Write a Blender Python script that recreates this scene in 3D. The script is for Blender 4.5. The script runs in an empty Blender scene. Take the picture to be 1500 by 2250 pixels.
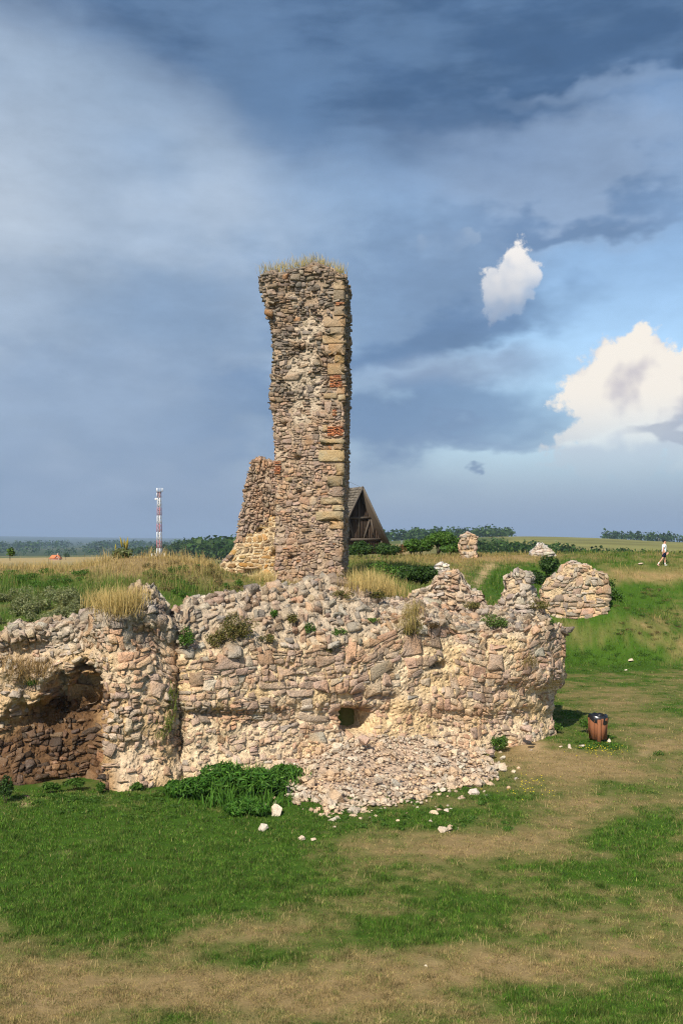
import bpy, bmesh, math, random
import numpy as np
from mathutils import Vector, Matrix, Quaternion

random.seed(7)
RNG = np.random.default_rng(11)
SC = bpy.context.scene
COL = SC.collection
R = math.radians

# ------------------------------------------------------------------ camera
CAMZ = 6.0
F = 2200.0            # focal length in photograph pixels (1500 wide)
HY = 1192.0           # horizon row of the photograph
cam_d = bpy.data.cameras.new('camera')
cam_d.sensor_fit = 'HORIZONTAL'
cam_d.sensor_width = 36.0
cam_d.lens = F / 1500.0 * 36.0
cam_d.shift_y = (HY - 1125.0) / 1500.0
cam_d.clip_start = 0.1
cam_d.clip_end = 40000.0
cam = bpy.data.objects.new('camera', cam_d)
cam.location = (0, 0, CAMZ)
cam.rotation_euler = (R(90), 0, 0)
COL.objects.link(cam)
SC.camera = cam

# ------------------------------------------------------------------ light
SUN_EL, SUN_AZ = 41.0, 21.0      # azimuth: degrees left of straight behind the camera
to_sun = Vector((-math.sin(R(SUN_AZ)) * math.cos(R(SUN_EL)), -math.cos(R(SUN_AZ)) * math.cos(R(SUN_EL)), math.sin(R(SUN_EL))))
sun_d = bpy.data.lights.new('sun', 'SUN')
sun_d.energy = 4.8
sun_d.angle = R(0.55)
sun_d.color = (1.0, 0.91, 0.77)
sun = bpy.data.objects.new('sun', sun_d)
sun.rotation_euler = (-to_sun).to_track_quat('-Z', 'Y').to_euler()
sun.location = (0, 0, 60)
COL.objects.link(sun)

SC.view_settings.view_transform = 'Standard'
SC.view_settings.look = 'None'
EXPO = 0.33
SC.view_settings.exposure = EXPO
SC.view_settings.gamma = 1.0
SC.view_settings.use_curve_mapping = False
SC.cycles.use_denoising = True
SC.cycles.use_adaptive_sampling = True
SC.cycles.adaptive_threshold = 0.02
SC.cycles.denoising_prefilter = 'NONE'
SC.cycles.filter_width = 1.15
SC.cycles.max_bounces = 4
SC.cycles.diffuse_bounces = 2
SC.cycles.glossy_bounces = 2
SC.cycles.transmission_bounces = 2
SC.cycles.volume_bounces = 0
SC.cycles.transparent_max_bounces = 8


def lin(r, g, b):
    def f(c):
        c /= 255.0
        return c / 12.92 if c <= 0.04045 else ((c + 0.055) / 1.055) ** 2.4
    return np.array([f(r), f(g), f(b)])


# ------------------------------------------------------------------ node helper
class NT:
    def __init__(self, tree):
        self.t = tree
        self.n = tree.nodes
        self.l = tree.links

    def new(self, typ, **kw):
        nd = self.n.new(typ)
        for k, v in kw.items():
            setattr(nd, k, v)
        return nd

    def put(self, sock, v):
        if isinstance(v, (int, float)):
            if sock.type in ('VECTOR',):
                sock.default_value = (v, v, v)
            elif sock.type == 'RGBA':
                sock.default_value = (v, v, v, 1)
            else:
                sock.default_value = v
        elif isinstance(v, (tuple, list, np.ndarray)):
            v = [float(a) for a in v]
            if sock.type == 'RGBA' and len(v) == 3:
                v = v + [1.0]
            sock.default_value = v
        else:
            self.l.new(v, sock)

    def m(self, op, a, b=None, c=None, clamp=False):
        nd = self.new('ShaderNodeMath', operation=op, use_clamp=clamp)
        self.put(nd.inputs[0], a)
        if b is not None:
            self.put(nd.inputs[1], b)
        if c is not None:
            self.put(nd.inputs[2], c)
        return nd.outputs[0]

    def v(self, op, a, b=None, s=None):
        nd = self.new('ShaderNodeVectorMath', operation=op)
        self.put(nd.inputs[0], a)
        if b is not None:
            self.put(nd.inputs[1], b)
        if s is not None:
            self.put(nd.inputs['Scale'], s)
        return nd.outputs['Value'] if op in ('LENGTH', 'DOT_PRODUCT', 'DISTANCE') else nd.outputs['Vector']

    def mix(self, f, a, b, blend='MIX'):
        nd = self.new('ShaderNodeMix', data_type='RGBA', blend_type=blend)
        nd.clamp_factor = True
        self.put(nd.inputs[0], f)
        self.put(nd.inputs[6], a)
        self.put(nd.inputs[7], b)
        return nd.outputs[2]

    def noise(self, vec, scale, detail=4.0, rough=0.55, out='Fac', dist=0.0, dim='3D'):
        nd = self.new('ShaderNodeTexNoise', noise_dimensions=dim)
        self.put(nd.inputs['Vector'], vec)
        nd.inputs['Scale'].default_value = scale
        nd.inputs['Detail'].default_value = detail
        nd.inputs['Roughness'].default_value = rough
        nd.inputs['Distortion'].default_value = dist
        return nd.outputs[out]

    def smooth(self, x, a, b, lo=0.0, hi=1.0):
        nd = self.new('ShaderNodeMapRange', interpolation_type='SMOOTHSTEP')
        self.put(nd.inputs[0], x)
        nd.inputs[1].default_value = a
        nd.inputs[2].default_value = b
        nd.inputs[3].default_value = lo
        nd.inputs[4].default_value = hi
        return nd.outputs[0]

    def comb(self, x, y, z):
        nd = self.new('ShaderNodeCombineXYZ')
        self.put(nd.inputs[0], x)
        self.put(nd.inputs[1], y)
        self.put(nd.inputs[2], z)
        return nd.outputs[0]


# ------------------------------------------------------------------ sky
def build_world():
    w = bpy.data.worlds.new('World')
    SC.world = w
    w.use_nodes = True
    w.node_tree.nodes.clear()
    T = NT(w.node_tree)
    K = 10.0                       # colours below are displayed values; background strength is 1/K
    out = T.new('ShaderNodeOutputWorld')
    bg = T.new('ShaderNodeBackground')
    bg.inputs[1].default_value = 1.0 / K
    T.l.new(bg.outputs[0], out.inputs[0])
    tc = T.new('ShaderNodeTexCoord')
    D = tc.outputs['Generated']
    sep = T.new('ShaderNodeSeparateXYZ')
    T.l.new(D, sep.inputs[0])
    x, y, z = sep.outputs
    az = T.m('ARCTAN2', x, y)
    el = T.m('ARCSINE', z)

    def ang(px, py):
        a = math.atan((px - 750.0) / F)
        return a, math.atan((HY - py) / math.hypot(F, px - 750.0))
    sky = T.new('ShaderNodeTexSky', sky_type='NISHITA')
    sky.sun_disc = False
    sky.sun_elevation = R(SUN_EL)
    sky.sun_rotation = R(180.0 + SUN_AZ)
    sky.altitude = 200
    sky.air_density = 1.0
    sky.dust_density = 0.6
    sky.ozone_density = 1.5
    clear = T.mix(1.0, sky.outputs[0], (1.12, 1.14, 1.12), 'MULTIPLY')

    def c(r, g, b):
        return tuple(lin(r, g, b) * K / 2.0 ** EXPO)
    # domain warp, flattened so that clouds lie in layers
    Q = T.comb(az, el, 0.0)
    flat = T.comb(T.m('MULTIPLY', az, 1.0), T.m('MULTIPLY', el, 1.9), 3.1)
    na = T.noise(flat, 5.5, 4.0, 0.55, dim='2D')
    nb = T.noise(T.v('ADD', flat, (5.3, 8.1, 0.0)), 5.5, 4.0, 0.55, dim='2D')
    nf = T.noise(flat, 24.0, 3.0, 0.55, dim='2D')
    wv = T.comb(T.m('SUBTRACT', na, 0.5), T.m('SUBTRACT', nb, 0.5), 0.0)
    wf = T.comb(T.m('SUBTRACT', nf, 0.5), T.m('SUBTRACT', 0.5, nf), 0.0)
    Qw = T.v('ADD', Q, T.v('SCALE', wv, s=0.16))
    Qw = T.v('ADD', Qw, T.v('SCALE', wf, s=0.035))
    Qs = T.v('ADD', Q, T.v('SCALE', wv, s=0.055))
    big = T.noise(flat, 3.2, 3.0, 0.5, dim='2D')
    streak = T.noise(T.comb(az, T.m('MULTIPLY', el, 3.6), 7.7), 9.0, 4.0, 0.55, dim='2D')

    def blob(px, py, rx, ry, a=1.5, b=0.4, q=None):
        ca, ce = ang(px, py)
        d = T.v('SUBTRACT', q or Qw, (ca, ce, 0.0))
        d = T.v('MULTIPLY', d, (F / rx, F / ry, 0.0))
        return T.smooth(T.v('LENGTH', d), a, b)

    front = T.smooth(y, -0.35, 0.45)
    # clear sky pales towards the horizon
    hz = T.smooth(el, 0.17, -0.01)
    col = T.mix(T.m('MULTIPLY', hz, 0.90), clear, c(152, 172, 200))
    # scattered high cloud all round
    sc_m = T.m('MULTIPLY', T.smooth(big, 0.46, 0.66), T.smooth(el, 0.05, 0.3))
    sc_m = T.m('MULTIPLY', sc_m, T.m('SUBTRACT', 1.0, front))
    col = T.mix(T.m('MULTIPLY', sc_m, 0.7), col, c(196, 204, 214))
    # pale rain veil at the left
    veil_c = T.mix(T.smooth(T.m('ADD', T.m('MULTIPLY', big, 0.65), T.m('MULTIPLY', na, 0.35)), 0.36, 0.64), c(146, 170, 199), c(174, 192, 214))
    veil = T.smooth(T.m('ADD', az, T.m('MULTIPLY', T.m('SUBTRACT', big, 0.5), 0.35)), 0.13, -0.12)
    veil = T.m('MULTIPLY', veil, front)
    col = T.mix(veil, col, veil_c)
    col = T.mix(T.m('MULTIPLY', blob(10, 480, 240, 330, 1.6, 0.0, Qs), 0.50), col, c(204, 215, 227))
    # broken pale cloud above the middle right
    col = T.mix(T.m('MULTIPLY', blob(1200, 400, 330, 130, 1.5, 0.3), 0.85), col, c(152, 174, 204))
    # the middle bank, several flat decks
    for (px, py, rx, ry, a, cc) in ((560, 680, 560, 120, 0.50, c(126, 154, 188)), (960, 610, 200, 110, 0.85, c(124, 152, 187)),
                                    (930, 735, 310, 60, 0.88, c(104, 135, 174)), (330, 900, 620, 110, 0.55, c(132, 157, 189)),
                                    (850, 905, 400, 80, 0.80, c(110, 140, 178)), (1010, 960, 210, 30, 0.55, c(122, 148, 183)),
                                    (450, 1020, 520, 70, 0.45, c(132, 155, 184))):
        m_ = blob(px, py, rx, ry, 1.45, 0.45)
        col = T.mix(T.m('MULTIPLY', m_, a), col, cc)
    col = T.mix(T.m('MULTIPLY', blob(985, 815, 260, 38, 1.5, 0.2, Qs), 0.55), col, c(160, 178, 204))
    # sheet of haze at the foot of the sky
    foot = T.smooth(el, 0.125, 0.0)
    col = T.mix(T.m('MULTIPLY', foot, 0.80), col, c(143, 161, 187))
    # the dark storm deck overhead: lower edge falls from the left to the right
    edge = T.m('ADD', T.m('MULTIPLY', az, -0.29), 0.362)
    wob = T.m('MULTIPLY', T.m('SUBTRACT', big, 0.5), 0.13)
    wob = T.m('ADD', wob, T.m('MULTIPLY', T.m('SUBTRACT', na, 0.5), 0.09))
    dd = T.m('SUBTRACT', T.m('ADD', el, wob), T.m('MAXIMUM', edge, 0.312))
    deck = T.smooth(dd, -0.045, 0.07)
    gap_ = T.m('MULTIPLY', blob(1480, 320, 260, 130, 1.5, 0.25), 0.92)
    deck = T.m('MULTIPLY', deck, T.m('MULTIPLY', T.m('SUBTRACT', 1.0, gap_), front))
    deck_c = T.mix(T.smooth(T.m('ADD', T.m('MULTIPLY', streak, 0.5), T.m('MULTIPLY', big, 0.5)), 0.38, 0.62), c(70, 101, 140), c(96, 127, 165))
    col = T.mix(T.m('MULTIPLY', deck, 0.96), col, deck_c)
    col = T.mix(T.m('MULTIPLY', blob(1190, 385, 230, 66, 1.5, 0.2), 0.55), col, c(143, 167, 199))
    col = T.mix(T.m('MULTIPLY', blob(1250, 478, 250, 36, 1.4, 0.35), 0.8), col, c(106, 137, 176))
    col = T.mix(T.m('MULTIPLY', blob(1350, 205, 240, 30, 1.5, 0.2), 0.45), col, c(150, 174, 205))

    # ragged texture of the storm cloud
    tex = T.m('ADD', T.m('MULTIPLY', T.m('SUBTRACT', na, 0.5), 0.20), T.m('MULTIPLY', T.m('SUBTRACT', T.noise(T.comb(az, T.m('MULTIPLY', el, 2.4), 1.0), 14.0, 6.0, 0.6, dim='2D'), 0.5), 0.30))
    tex = T.m('ADD', 1.0, T.m('MULTIPLY', tex, T.smooth(el, 0.02, 0.2)))
    col = T.mix(1.0, col, T.comb(tex, tex, tex), 'MULTIPLY')
    # sunlit cumulus
    lump_v = T.v('MULTIPLY', Q, (1.0, 1.05, 0.0))

    def billow(off):
        q = T.v('ADD', lump_v, off)
        tot = T.m('MULTIPLY', T.m('SUBTRACT', T.noise(q, 30.0, 7.0, 0.64, dim='2D'), 0.5), 1.6)
        for sc, am in ((44.0, 0.30), (105.0, 0.20)):
            vo = T.new('ShaderNodeTexVoronoi', feature='F1', voronoi_dimensions='2D')
            T.put(vo.inputs['Vector'], T.v('ADD', q, T.v('SCALE', wf, s=0.012)))
            vo.inputs['Scale'].default_value = sc
            tot = T.m('ADD', tot, T.m('MULTIPLY', T.m('SUBTRACT', 0.45, vo.outputs['Distance']), am))
        return tot
    b0 = billow((0, 0, 0))
    s0 = T.noise(lump_v, 15.0, 3.0, 0.5, dim='2D')
    s1 = T.noise(T.v('ADD', lump_v, (-0.012, 0.018, 0)), 15.0, 3.0, 0.5, dim='2D')
    shade = T.m('SUBTRACT', s0, s1)

    def cumulus(parts, base_py, warm, cool, c_col, amp=1.5):
        tot = None
        for (px, py, rx, ry) in parts:
            ca, ce = ang(px, py)
            d = T.v('MULTIPLY', T.v('SUBTRACT', Qs if False else Q, (ca, ce, 0.0)), (F / rx, F / ry, 0.0))
            h = T.m('SUBTRACT', 1.0, T.v('LENGTH', d))
            tot = h if tot is None else T.m('MAXIMUM', tot, h)
        dens = T.m('ADD', tot, T.m('MULTIPLY', b0, amp))
        mask = T.smooth(dens, -0.10, 0.22)
        be = ang(1300, base_py)[1]
        low = T.smooth(T.m('ADD', el, T.m('MULTIPLY', T.m('SUBTRACT', big, 0.5), 0.02)), be + 0.055, be - 0.004)
        lit = T.m('ADD', T.m('MULTIPLY', shade, 1.2), T.m('ADD', 0.50, T.m('MULTIPLY', T.m('SUBTRACT', b0, 0.0), 0.20)))
        lit = T.m('SUBTRACT', lit, T.m('MULTIPLY', low, 0.42), clamp=True)
        cc = T.mix(T.smooth(lit, 0.10, 0.62), cool, warm)
        fade = T.m('MULTIPLY', mask, T.smooth(el, be - 0.02, be + 0.085))
        return T.mix(fade, c_col, cc)
    col = cumulus(((1000, 520, 56, 34), (960, 535, 50, 24)), 560, c(176, 192, 212), c(130, 156, 190), col)
    col = cumulus(((1130, 590, 44, 46), (1108, 650, 50, 52), (1150, 612, 40, 46), (1090, 630, 36, 44), (1125, 620, 50, 50)), 720, c(252, 247, 242), c(196, 206, 222), col, 1.25)
    col = cumulus(((1410, 800, 120, 70), (1330, 840, 92, 62), (1500, 830, 130, 80), (1400, 890, 160, 100), (1390, 950, 150, 90), (1620, 900, 190, 120),
                   (1340, 1005, 150, 46)), 1045, c(255, 247, 235), c(206, 200, 206), col, 1.0)
    # flat grey base under the big cumulus
    col = T.mix(T.m('MULTIPLY', blob(1480, 965, 130, 34, 1.3, 0.6), 0.7), col, c(168, 178, 196))
    col = T.mix(T.m('MULTIPLY', blob(1088, 1041, 26, 9, 1.4, 0.3), 0.7), col, c(112, 136, 172))
    # below the horizon: dull ground bounce
    col = T.mix(T.smooth(el, -0.004, -0.06), col, c(96, 100, 88))
    T.l.new(col, bg.inputs[0])
    w.cycles.sampling_method = 'MANUAL'
    w.cycles.sample_map_resolution = 512


build_world()

# ------------------------------------------------------------------ numeric helpers


def P(px, py, d):
    return np.array([(px - 750.0) / F * d, d, CAMZ - (py - HY) / F * d])


def gp(px, py, z=0.0):
    """point of height z seen at a pixel"""
    return P(px, py, (CAMZ - z) * F / (py - HY))


def proj(p):
    p = np.asarray(p, float)
    d = np.maximum(p[..., 1], 0.05)
    return 750.0 + F * p[..., 0] / d, HY + F * (CAMZ - p[..., 2]) / d


_PERM = np.random.default_rng(5).permutation(512)
_PERM = np.concatenate([_PERM, _PERM, _PERM])
_GR = np.random.default_rng(6).normal(size=(512, 3))
_GR /= np.linalg.norm(_GR, axis=1)[:, None]


def perlin(p):
    p = np.asarray(p, float)
    i = np.floor(p).astype(int)
    f = p - i
    i &= 511
    u = f * f * f * (f * (f * 6 - 15) + 10)
    res = 0.0
    for dx in (0, 1):
        for dy in (0, 1):
            for dz in (0, 1):
                h = _PERM[_PERM[_PERM[(i[..., 0] + dx) & 511] + ((i[..., 1] + dy) & 511)] + ((i[..., 2] + dz) & 511)]
                g = _GR[h & 511]
                dt = g[..., 0] * (f[..., 0] - dx) + g[..., 1] * (f[..., 1] - dy) + g[..., 2] * (f[..., 2] - dz)
                wx = u[..., 0] if dx else 1 - u[..., 0]
                wy = u[..., 1] if dy else 1 - u[..., 1]
                wz = u[..., 2] if dz else 1 - u[..., 2]
                res = res + wx * wy * wz * dt
    return res


def fbm(p, scale, octs=4, seed=0.0, gain=0.5):
    p = np.asarray(p, float) * scale + seed * 17.31
    a, tot = 1.0, 0.0
    for k in range(octs):
        tot = tot + a * perlin(p)
        p = p * 2.03 + 11.7
        a *= gain
    return tot


def fbm2(x, y, scale, octs=4, seed=0.0, gain=0.5):
    return fbm(np.stack([x, y, np.zeros_like(x) + seed * 3.3], -1), scale, octs, seed, gain)


def sstep(x, a, b):
    t = np.clip((x - a) / (b - a), 0, 1)
    return t * t * (3 - 2 * t)


def mesh_arrays(name, V, faces, mat=None, tint=None, smooth=False):
    """faces: list of (m,k) int arrays"""
    me = bpy.data.meshes.new(name)
    V = np.asarray(V, np.float32)
    if not isinstance(faces, list):
        faces = [faces]
    faces = [np.asarray(f, np.int32) for f in faces if len(f)]
    me.vertices.add(len(V))
    me.vertices.foreach_set('co', V.ravel())
    nl = sum(f.size for f in faces)
    npoly = sum(len(f) for f in faces)
    me.loops.add(nl)
    me.polygons.add(npoly)
    li = np.concatenate([f.ravel() for f in faces])
    cnt = np.concatenate([np.full(len(f), f.shape[1], np.int32) for f in faces])
    st = np.concatenate([[0], np.cumsum(cnt)[:-1]]).astype(np.int32)
    me.loops.foreach_set('vertex_index', li)
    me.polygons.foreach_set('loop_start', st)
    me.polygons.foreach_set('loop_total', cnt)
    if smooth:
        me.polygons.foreach_set('use_smooth', np.ones(npoly, bool))
    me.update(calc_edges=True)
    if tint is not None:
        at = me.attributes.new('tint', 'FLOAT_COLOR', 'POINT')
        c = np.ones((len(V), 4), np.float32)
        c[:, :3] = tint
        at.data.foreach_set('color', c.ravel())
    if mat:
        me.materials.append(mat)
    return me


def obj(name, me, parent=None, loc=None):
    o = bpy.data.objects.new(name, me)
    COL.objects.link(o)
    if parent is not None:
        o.parent = parent
        base = Vector(parent['_w']) if '_w' in parent else Vector((0, 0, 0))
        if loc is None:
            o.location = -base
            o['_w'] = (0.0, 0.0, 0.0)
        else:
            o.location = Vector(loc) - base
            o['_w'] = tuple(float(a) for a in loc)
    else:
        if loc is not None:
            o.location = loc
        o['_w'] = tuple(float(a) for a in o.location)
    return o


def tag(o, label=None, cat=None, group=None, kind=None):
    if label:
        o['label'] = label
    if cat:
        o['category'] = cat
    if group:
        o['group'] = group
    if kind:
        o['kind'] = kind
    return o


def thing(name, loc, label, cat, group=None):
    o = obj(name, None, None, tuple(float(a) for a in loc))
    o.empty_display_size = 0.3
    return tag(o, label, cat, group, 'thing')


class MB:
    """collects convex boxes, prisms and tubes into one mesh"""
    def __init__(self):
        self.v = []
        self.f3 = []
        self.f4 = []
        self.t = []

    def add(self, V, f3=(), f4=(), tint=None):
        o = len(self.v)
        self.v += [tuple(map(float, a)) for a in V]
        self.f3 += [tuple(i + o for i in f) for f in f3]
        self.f4 += [tuple(i + o for i in f) for f in f4]
        self.t += [tuple(tint) if tint is not None else (1, 1, 1)] * len(V)
        return self

    def hexa(self, c8, tint=None):
        return self.add(c8, (), [(0, 3, 2, 1), (4, 5, 6, 7), (0, 1, 5, 4), (1, 2, 6, 5), (2, 3, 7, 6), (3, 0, 4, 7)], tint)

    def bar(self, a, b, w, h, up=(0, 0, 1), tint=None, w2=None, h2=None):
        a, b, up = np.array(a, float), np.array(b, float), np.array(up, float)
        d = b - a
        d /= np.linalg.norm(d)
        s = np.cross(d, up)
        if np.linalg.norm(s) < 1e-6:
            s = np.cross(d, (1, 0, 0.0))
        s /= np.linalg.norm(s)
        u = np.cross(s, d)
        w2 = w if w2 is None else w2
        h2 = h if h2 is None else h2
        c8 = [a + s * x * w / 2 + u * y * h / 2 for x, y in ((-1, -1), (1, -1), (1, 1), (-1, 1))]
        c8 += [b + s * x * w2 / 2 + u * y * h2 / 2 for x, y in ((-1, -1), (1, -1), (1, 1), (-1, 1))]
        return self.hexa(c8, tint)

    def tube(self, pts, rad, n=8, tint=None, cap=True):
        pts = [np.array(p, float) for p in pts]
        if np.isscalar(rad):
            rad = [rad] * len(pts)
        V = []
        pu = None
        for i, p in enumerate(pts):
            d = pts[min(i + 1, len(pts) - 1)] - pts[max(i - 1, 0)]
            d /= np.linalg.norm(d) + 1e-9
            ref = np.array((0, 0, 1.0)) if abs(d[2]) < 0.9 else np.array((1.0, 0, 0))
            if pu is None:
                pu = np.cross(d, ref)
            u = pu - d * np.dot(pu, d)
            u /= np.linalg.norm(u) + 1e-9
            pu = u
            w = np.cross(d, u)
            for k in range(n):
                a = 2 * math.pi * k / n
                V.append(p + (u * math.cos(a) + w * math.sin(a)) * rad[i])
        f4 = [(i * n + k, i * n + (k + 1) % n, (i + 1) * n + (k + 1) % n, (i + 1) * n + k) for i in range(len(pts) - 1) for k in range(n)]
        f3 = []
        if cap:
            V += [pts[0], pts[-1]]
            a0, a1 = len(V) - 2, len(V) - 1
            f3 = [(a0, (k + 1) % n, k) for k in range(n)] + [(a1, (len(pts) - 1) * n + k, (len(pts) - 1) * n + (k + 1) % n) for k in range(n)]
        return self.add(V, f3, f4, tint)

    def build(self, name, mat, parent=None, smooth=False, loc=None):
        V = np.array(self.v)
        if loc is not None:
            V = V - np.array(loc)
        fs = []
        if self.f4:
            fs.append(np.array(self.f4))
        if self.f3:
            fs.append(np.array(self.f3))
        me = mesh_arrays(name, V, fs, mat, np.array(self.t), smooth)
        return obj(name, me, parent, loc)


# ------------------------------------------------------------------ materials
def new_mat(name, rough=0.9, spec=0.2):
    m = bpy.data.materials.new(name)
    m.use_nodes = True
    T = NT(m.node_tree)
    b = m.node_tree.nodes['Principled BSDF']
    b.inputs['Roughness'].default_value = rough
    b.inputs['Specular IOR Level'].default_value = spec
    return m, T, b


def attr(T, name='tint'):
    a = T.new('ShaderNodeAttribute')
    a.attribute_name = name
    return a.outputs['Color']


def wpos(T):
    return T.new('ShaderNodeNewGeometry').outputs['Position']


def bump(T, b, h, strength, dist):
    bn = T.new('ShaderNodeBump')
    bn.inputs['Strength'].default_value = strength
    bn.inputs['Distance'].default_value = dist
    T.put(bn.inputs['Height'], h)
    T.l.new(bn.outputs[0], b.inputs['Normal'])


def mat_stone(name, use_random=False, var=0.5, lichen=0.25, scale=1.0):
    m, T, b = new_mat(name, 0.93, 0.12)
    pos = wpos(T)
    n1 = T.noise(pos, 5.5 * scale, 6, 0.62)
    n2 = T.noise(pos, 26.0 * scale, 5, 0.6)
    n3 = T.noise(pos, 1.3 * scale, 3, 0.5)
    base = attr(T)
    if use_random:
        oi = T.new('ShaderNodeObjectInfo')
        ramp = T.new('ShaderNodeValToRGB')
        els = ramp.color_ramp.elements
        els[0].color = (0.44, 0.35, 0.26, 1)
        els[1].color = (0.59, 0.50, 0.39, 1)
        for p_, c_ in ((0.3, (0.54, 0.44, 0.335, 1)), (0.55, (0.48, 0.41, 0.33, 1)), (0.8, (0.63, 0.55, 0.43, 1))):
            e = els.new(p_)
            e.color = c_
        T.l.new(oi.outputs['Random'], ramp.inputs[0])
        base = ramp.outputs[0]
    mul = T.m('ADD', T.m('MULTIPLY', n1, 1.1 * var), 1.0 - 0.55 * var)
    mul = T.m('MULTIPLY', mul, T.m('ADD', T.m('MULTIPLY', n2, 0.9), 0.55))
    col = T.mix(1.0, base, T.comb(mul, mul, mul), 'MULTIPLY')
    warm = T.mix(1.0, col, (1.10, 0.95, 0.80), 'MULTIPLY')
    col = T.mix(T.smooth(n3, 0.42, 0.64), col, warm)
    lic = T.m('MULTIPLY', T.smooth(T.noise(pos, 9.0 * scale, 4, 0.6), 0.56, 0.70), lichen)
    col = T.mix(lic, col, (0.30, 0.29, 0.26))
    T.l.new(col, b.inputs['Base Color'])
    bump(T, b, T.m('ADD', T.m('MULTIPLY', T.noise(pos, 11.0 * scale, 4, 0.65), 1.2), T.m('MULTIPLY', n2, 0.7)), 0.85, 0.06)
    return m


def mat_core(name):
    m, T, b = new_mat(name, 0.96, 0.08)
    pos = wpos(T)
    n1 = T.noise(pos, 7.0, 7, 0.68)
    n2 = T.noise(pos, 30.0, 5, 0.65)
    vo = T.new('ShaderNodeTexVoronoi')
    T.put(vo.inputs['Vector'], T.v('ADD', pos, T.v('SCALE', T.noise(pos, 6.0, 3, 0.5, 'Color'), s=0.12)))
    vo.inputs['Scale'].default_value = 9.0
    vo.inputs['Randomness'].default_value = 1.0
    peb = T.smooth(vo.outputs['Distance'], 0.10, 0.62)
    mul = T.m('ADD', T.m('MULTIPLY', n1, 0.9), 0.58)
    mul = T.m('MULTIPLY', mul, T.m('ADD', T.m('MULTIPLY', n2, 0.8), 0.6))
    col = T.mix(1.0, attr(T), T.comb(mul, mul, mul), 'MULTIPLY')
    vc = T.new('ShaderNodeSeparateColor')
    T.l.new(vo.outputs['Color'], vc.inputs[0])
    peb_c = T.mix(vc.outputs[0], T.mix(1.0, col, (0.70, 0.66, 0.64), 'MULTIPLY'), T.mix(1.0, col, (1.12, 1.08, 1.05), 'MULTIPLY'))
    col = T.mix(0.75, col, peb_c)
    T.l.new(col, b.inputs['Base Color'])
    h = T.m('ADD', T.m('MULTIPLY', peb, -0.9), T.m('ADD', n1, T.m('MULTIPLY', n2, 0.5)))
    bump(T, b, h, 0.85, 0.06)
    return m


def mat_leaf(name, trans=0.35, rough=0.6):
    m = bpy.data.materials.new(name)
    m.use_nodes = True
    T = NT(m.node_tree)
    b = m.node_tree.nodes['Principled BSDF']
    b.inputs['Roughness'].default_value = rough
    b.inputs['Specular IOR Level'].default_value = 0.25
    c = attr(T)
    T.l.new(c, b.inputs['Base Color'])
    tr = T.new('ShaderNodeBsdfTranslucent')
    T.put(tr.inputs[0], T.mix(1.0, c, (1.15, 1.2, 0.7), 'MULTIPLY'))
    ms = T.new('ShaderNodeMixShader')
    ms.inputs[0].default_value = trans
    T.l.new(b.outputs[0], ms.inputs[1])
    T.l.new(tr.outputs[0], ms.inputs[2])
    T.l.new(ms.outputs[0], m.node_tree.nodes['Material Output'].inputs[0])
    return m


def mat_plain(name, col=None, rough=0.7, spec=0.3, nscale=None, nvar=0.3, stretch=None, bmp=0.0):
    m, T, b = new_mat(name, rough, spec)
    base = attr(T) if col is None else None
    if nscale:
        pos = T.new('ShaderNodeTexCoord').outputs['Object'] if stretch else wpos(T)
        if stretch:
            pos = T.v('MULTIPLY', wpos(T), stretch)
        n = T.noise(pos, nscale, 5, 0.6)
        mul = T.m('ADD', T.m('MULTIPLY', n, 2 * nvar), 1 - nvar)
        cc = T.mix(1.0, base if base is not None else tuple(col), T.comb(mul, mul, mul), 'MULTIPLY')
        T.l.new(cc, b.inputs['Base Color'])
        if bmp:
            bump(T, b, n, bmp, 0.02)
    else:
        if base is not None:
            T.l.new(base, b.inputs['Base Color'])
        else:
            T.put(b.inputs['Base Color'], tuple(col))
    return m


def mat_ground():
    m, T, b = new_mat('ground_soil', 0.97, 0.05)
    pos = wpos(T)
    n1 = T.noise(pos, 3.0, 6, 0.65)
    n2 = T.noise(pos, 22.0, 5, 0.65)
    n3 = T.noise(pos, 0.012, 5, 0.55)
    mul = T.m('ADD', T.m('MULTIPLY', n1, 0.8), 0.6)
    mul = T.m('MULTIPLY', mul, T.m('ADD', T.m('MULTIPLY', n2, 1.0), 0.5))
    col = T.mix(1.0, attr(T), T.comb(mul, mul, mul), 'MULTIPLY')
    col = T.mix(T.m('MULTIPLY', T.smooth(n3, 0.4, 0.65), 0.35), col, T.mix(1.0, col, (1.2, 1.1, 0.8), 'MULTIPLY'))
    T.l.new(col, b.inputs['Base Color'])
    bump(T, b, T.m('ADD', n1, T.m('MULTIPLY', n2, 0.5)), 0.6, 0.06)
    return m


M_STONE = mat_stone('wall_stone')
M_TSTONE = mat_stone('tower_stone', False, 0.6, 0.3, 1.0)
M_ROCK = mat_stone('heap_rock', True, 0.35, 0.06)
M_CORE = mat_core('lime_mortar')
M_LEAF = mat_leaf('leaf')
M_GRASS = mat_leaf('grass_blade', 0.30, 0.75)
M_GROUND = mat_ground()
M_BARK = mat_plain('bark', (0.10, 0.075, 0.05), 0.9, 0.1, 12.0, 0.4)

# ------------------------------------------------------------------ terrain
def tps_fit(X, z, reg=1e-3):
    X = np.asarray(X, float)
    n = len(X)
    r = np.linalg.norm(X[:, None] - X[None], axis=-1)
    K = np.where(r > 0, r * r * np.log(r + 1e-12), 0) + np.eye(n) * reg
    Pm = np.c_[np.ones(n), X]
    A = np.zeros((n + 3, n + 3))
    A[:n, :n] = K
    A[:n, n:] = Pm
    A[n:, :n] = Pm.T
    w = np.linalg.solve(A, np.r_[z, 0, 0, 0])
    return X, w


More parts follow.
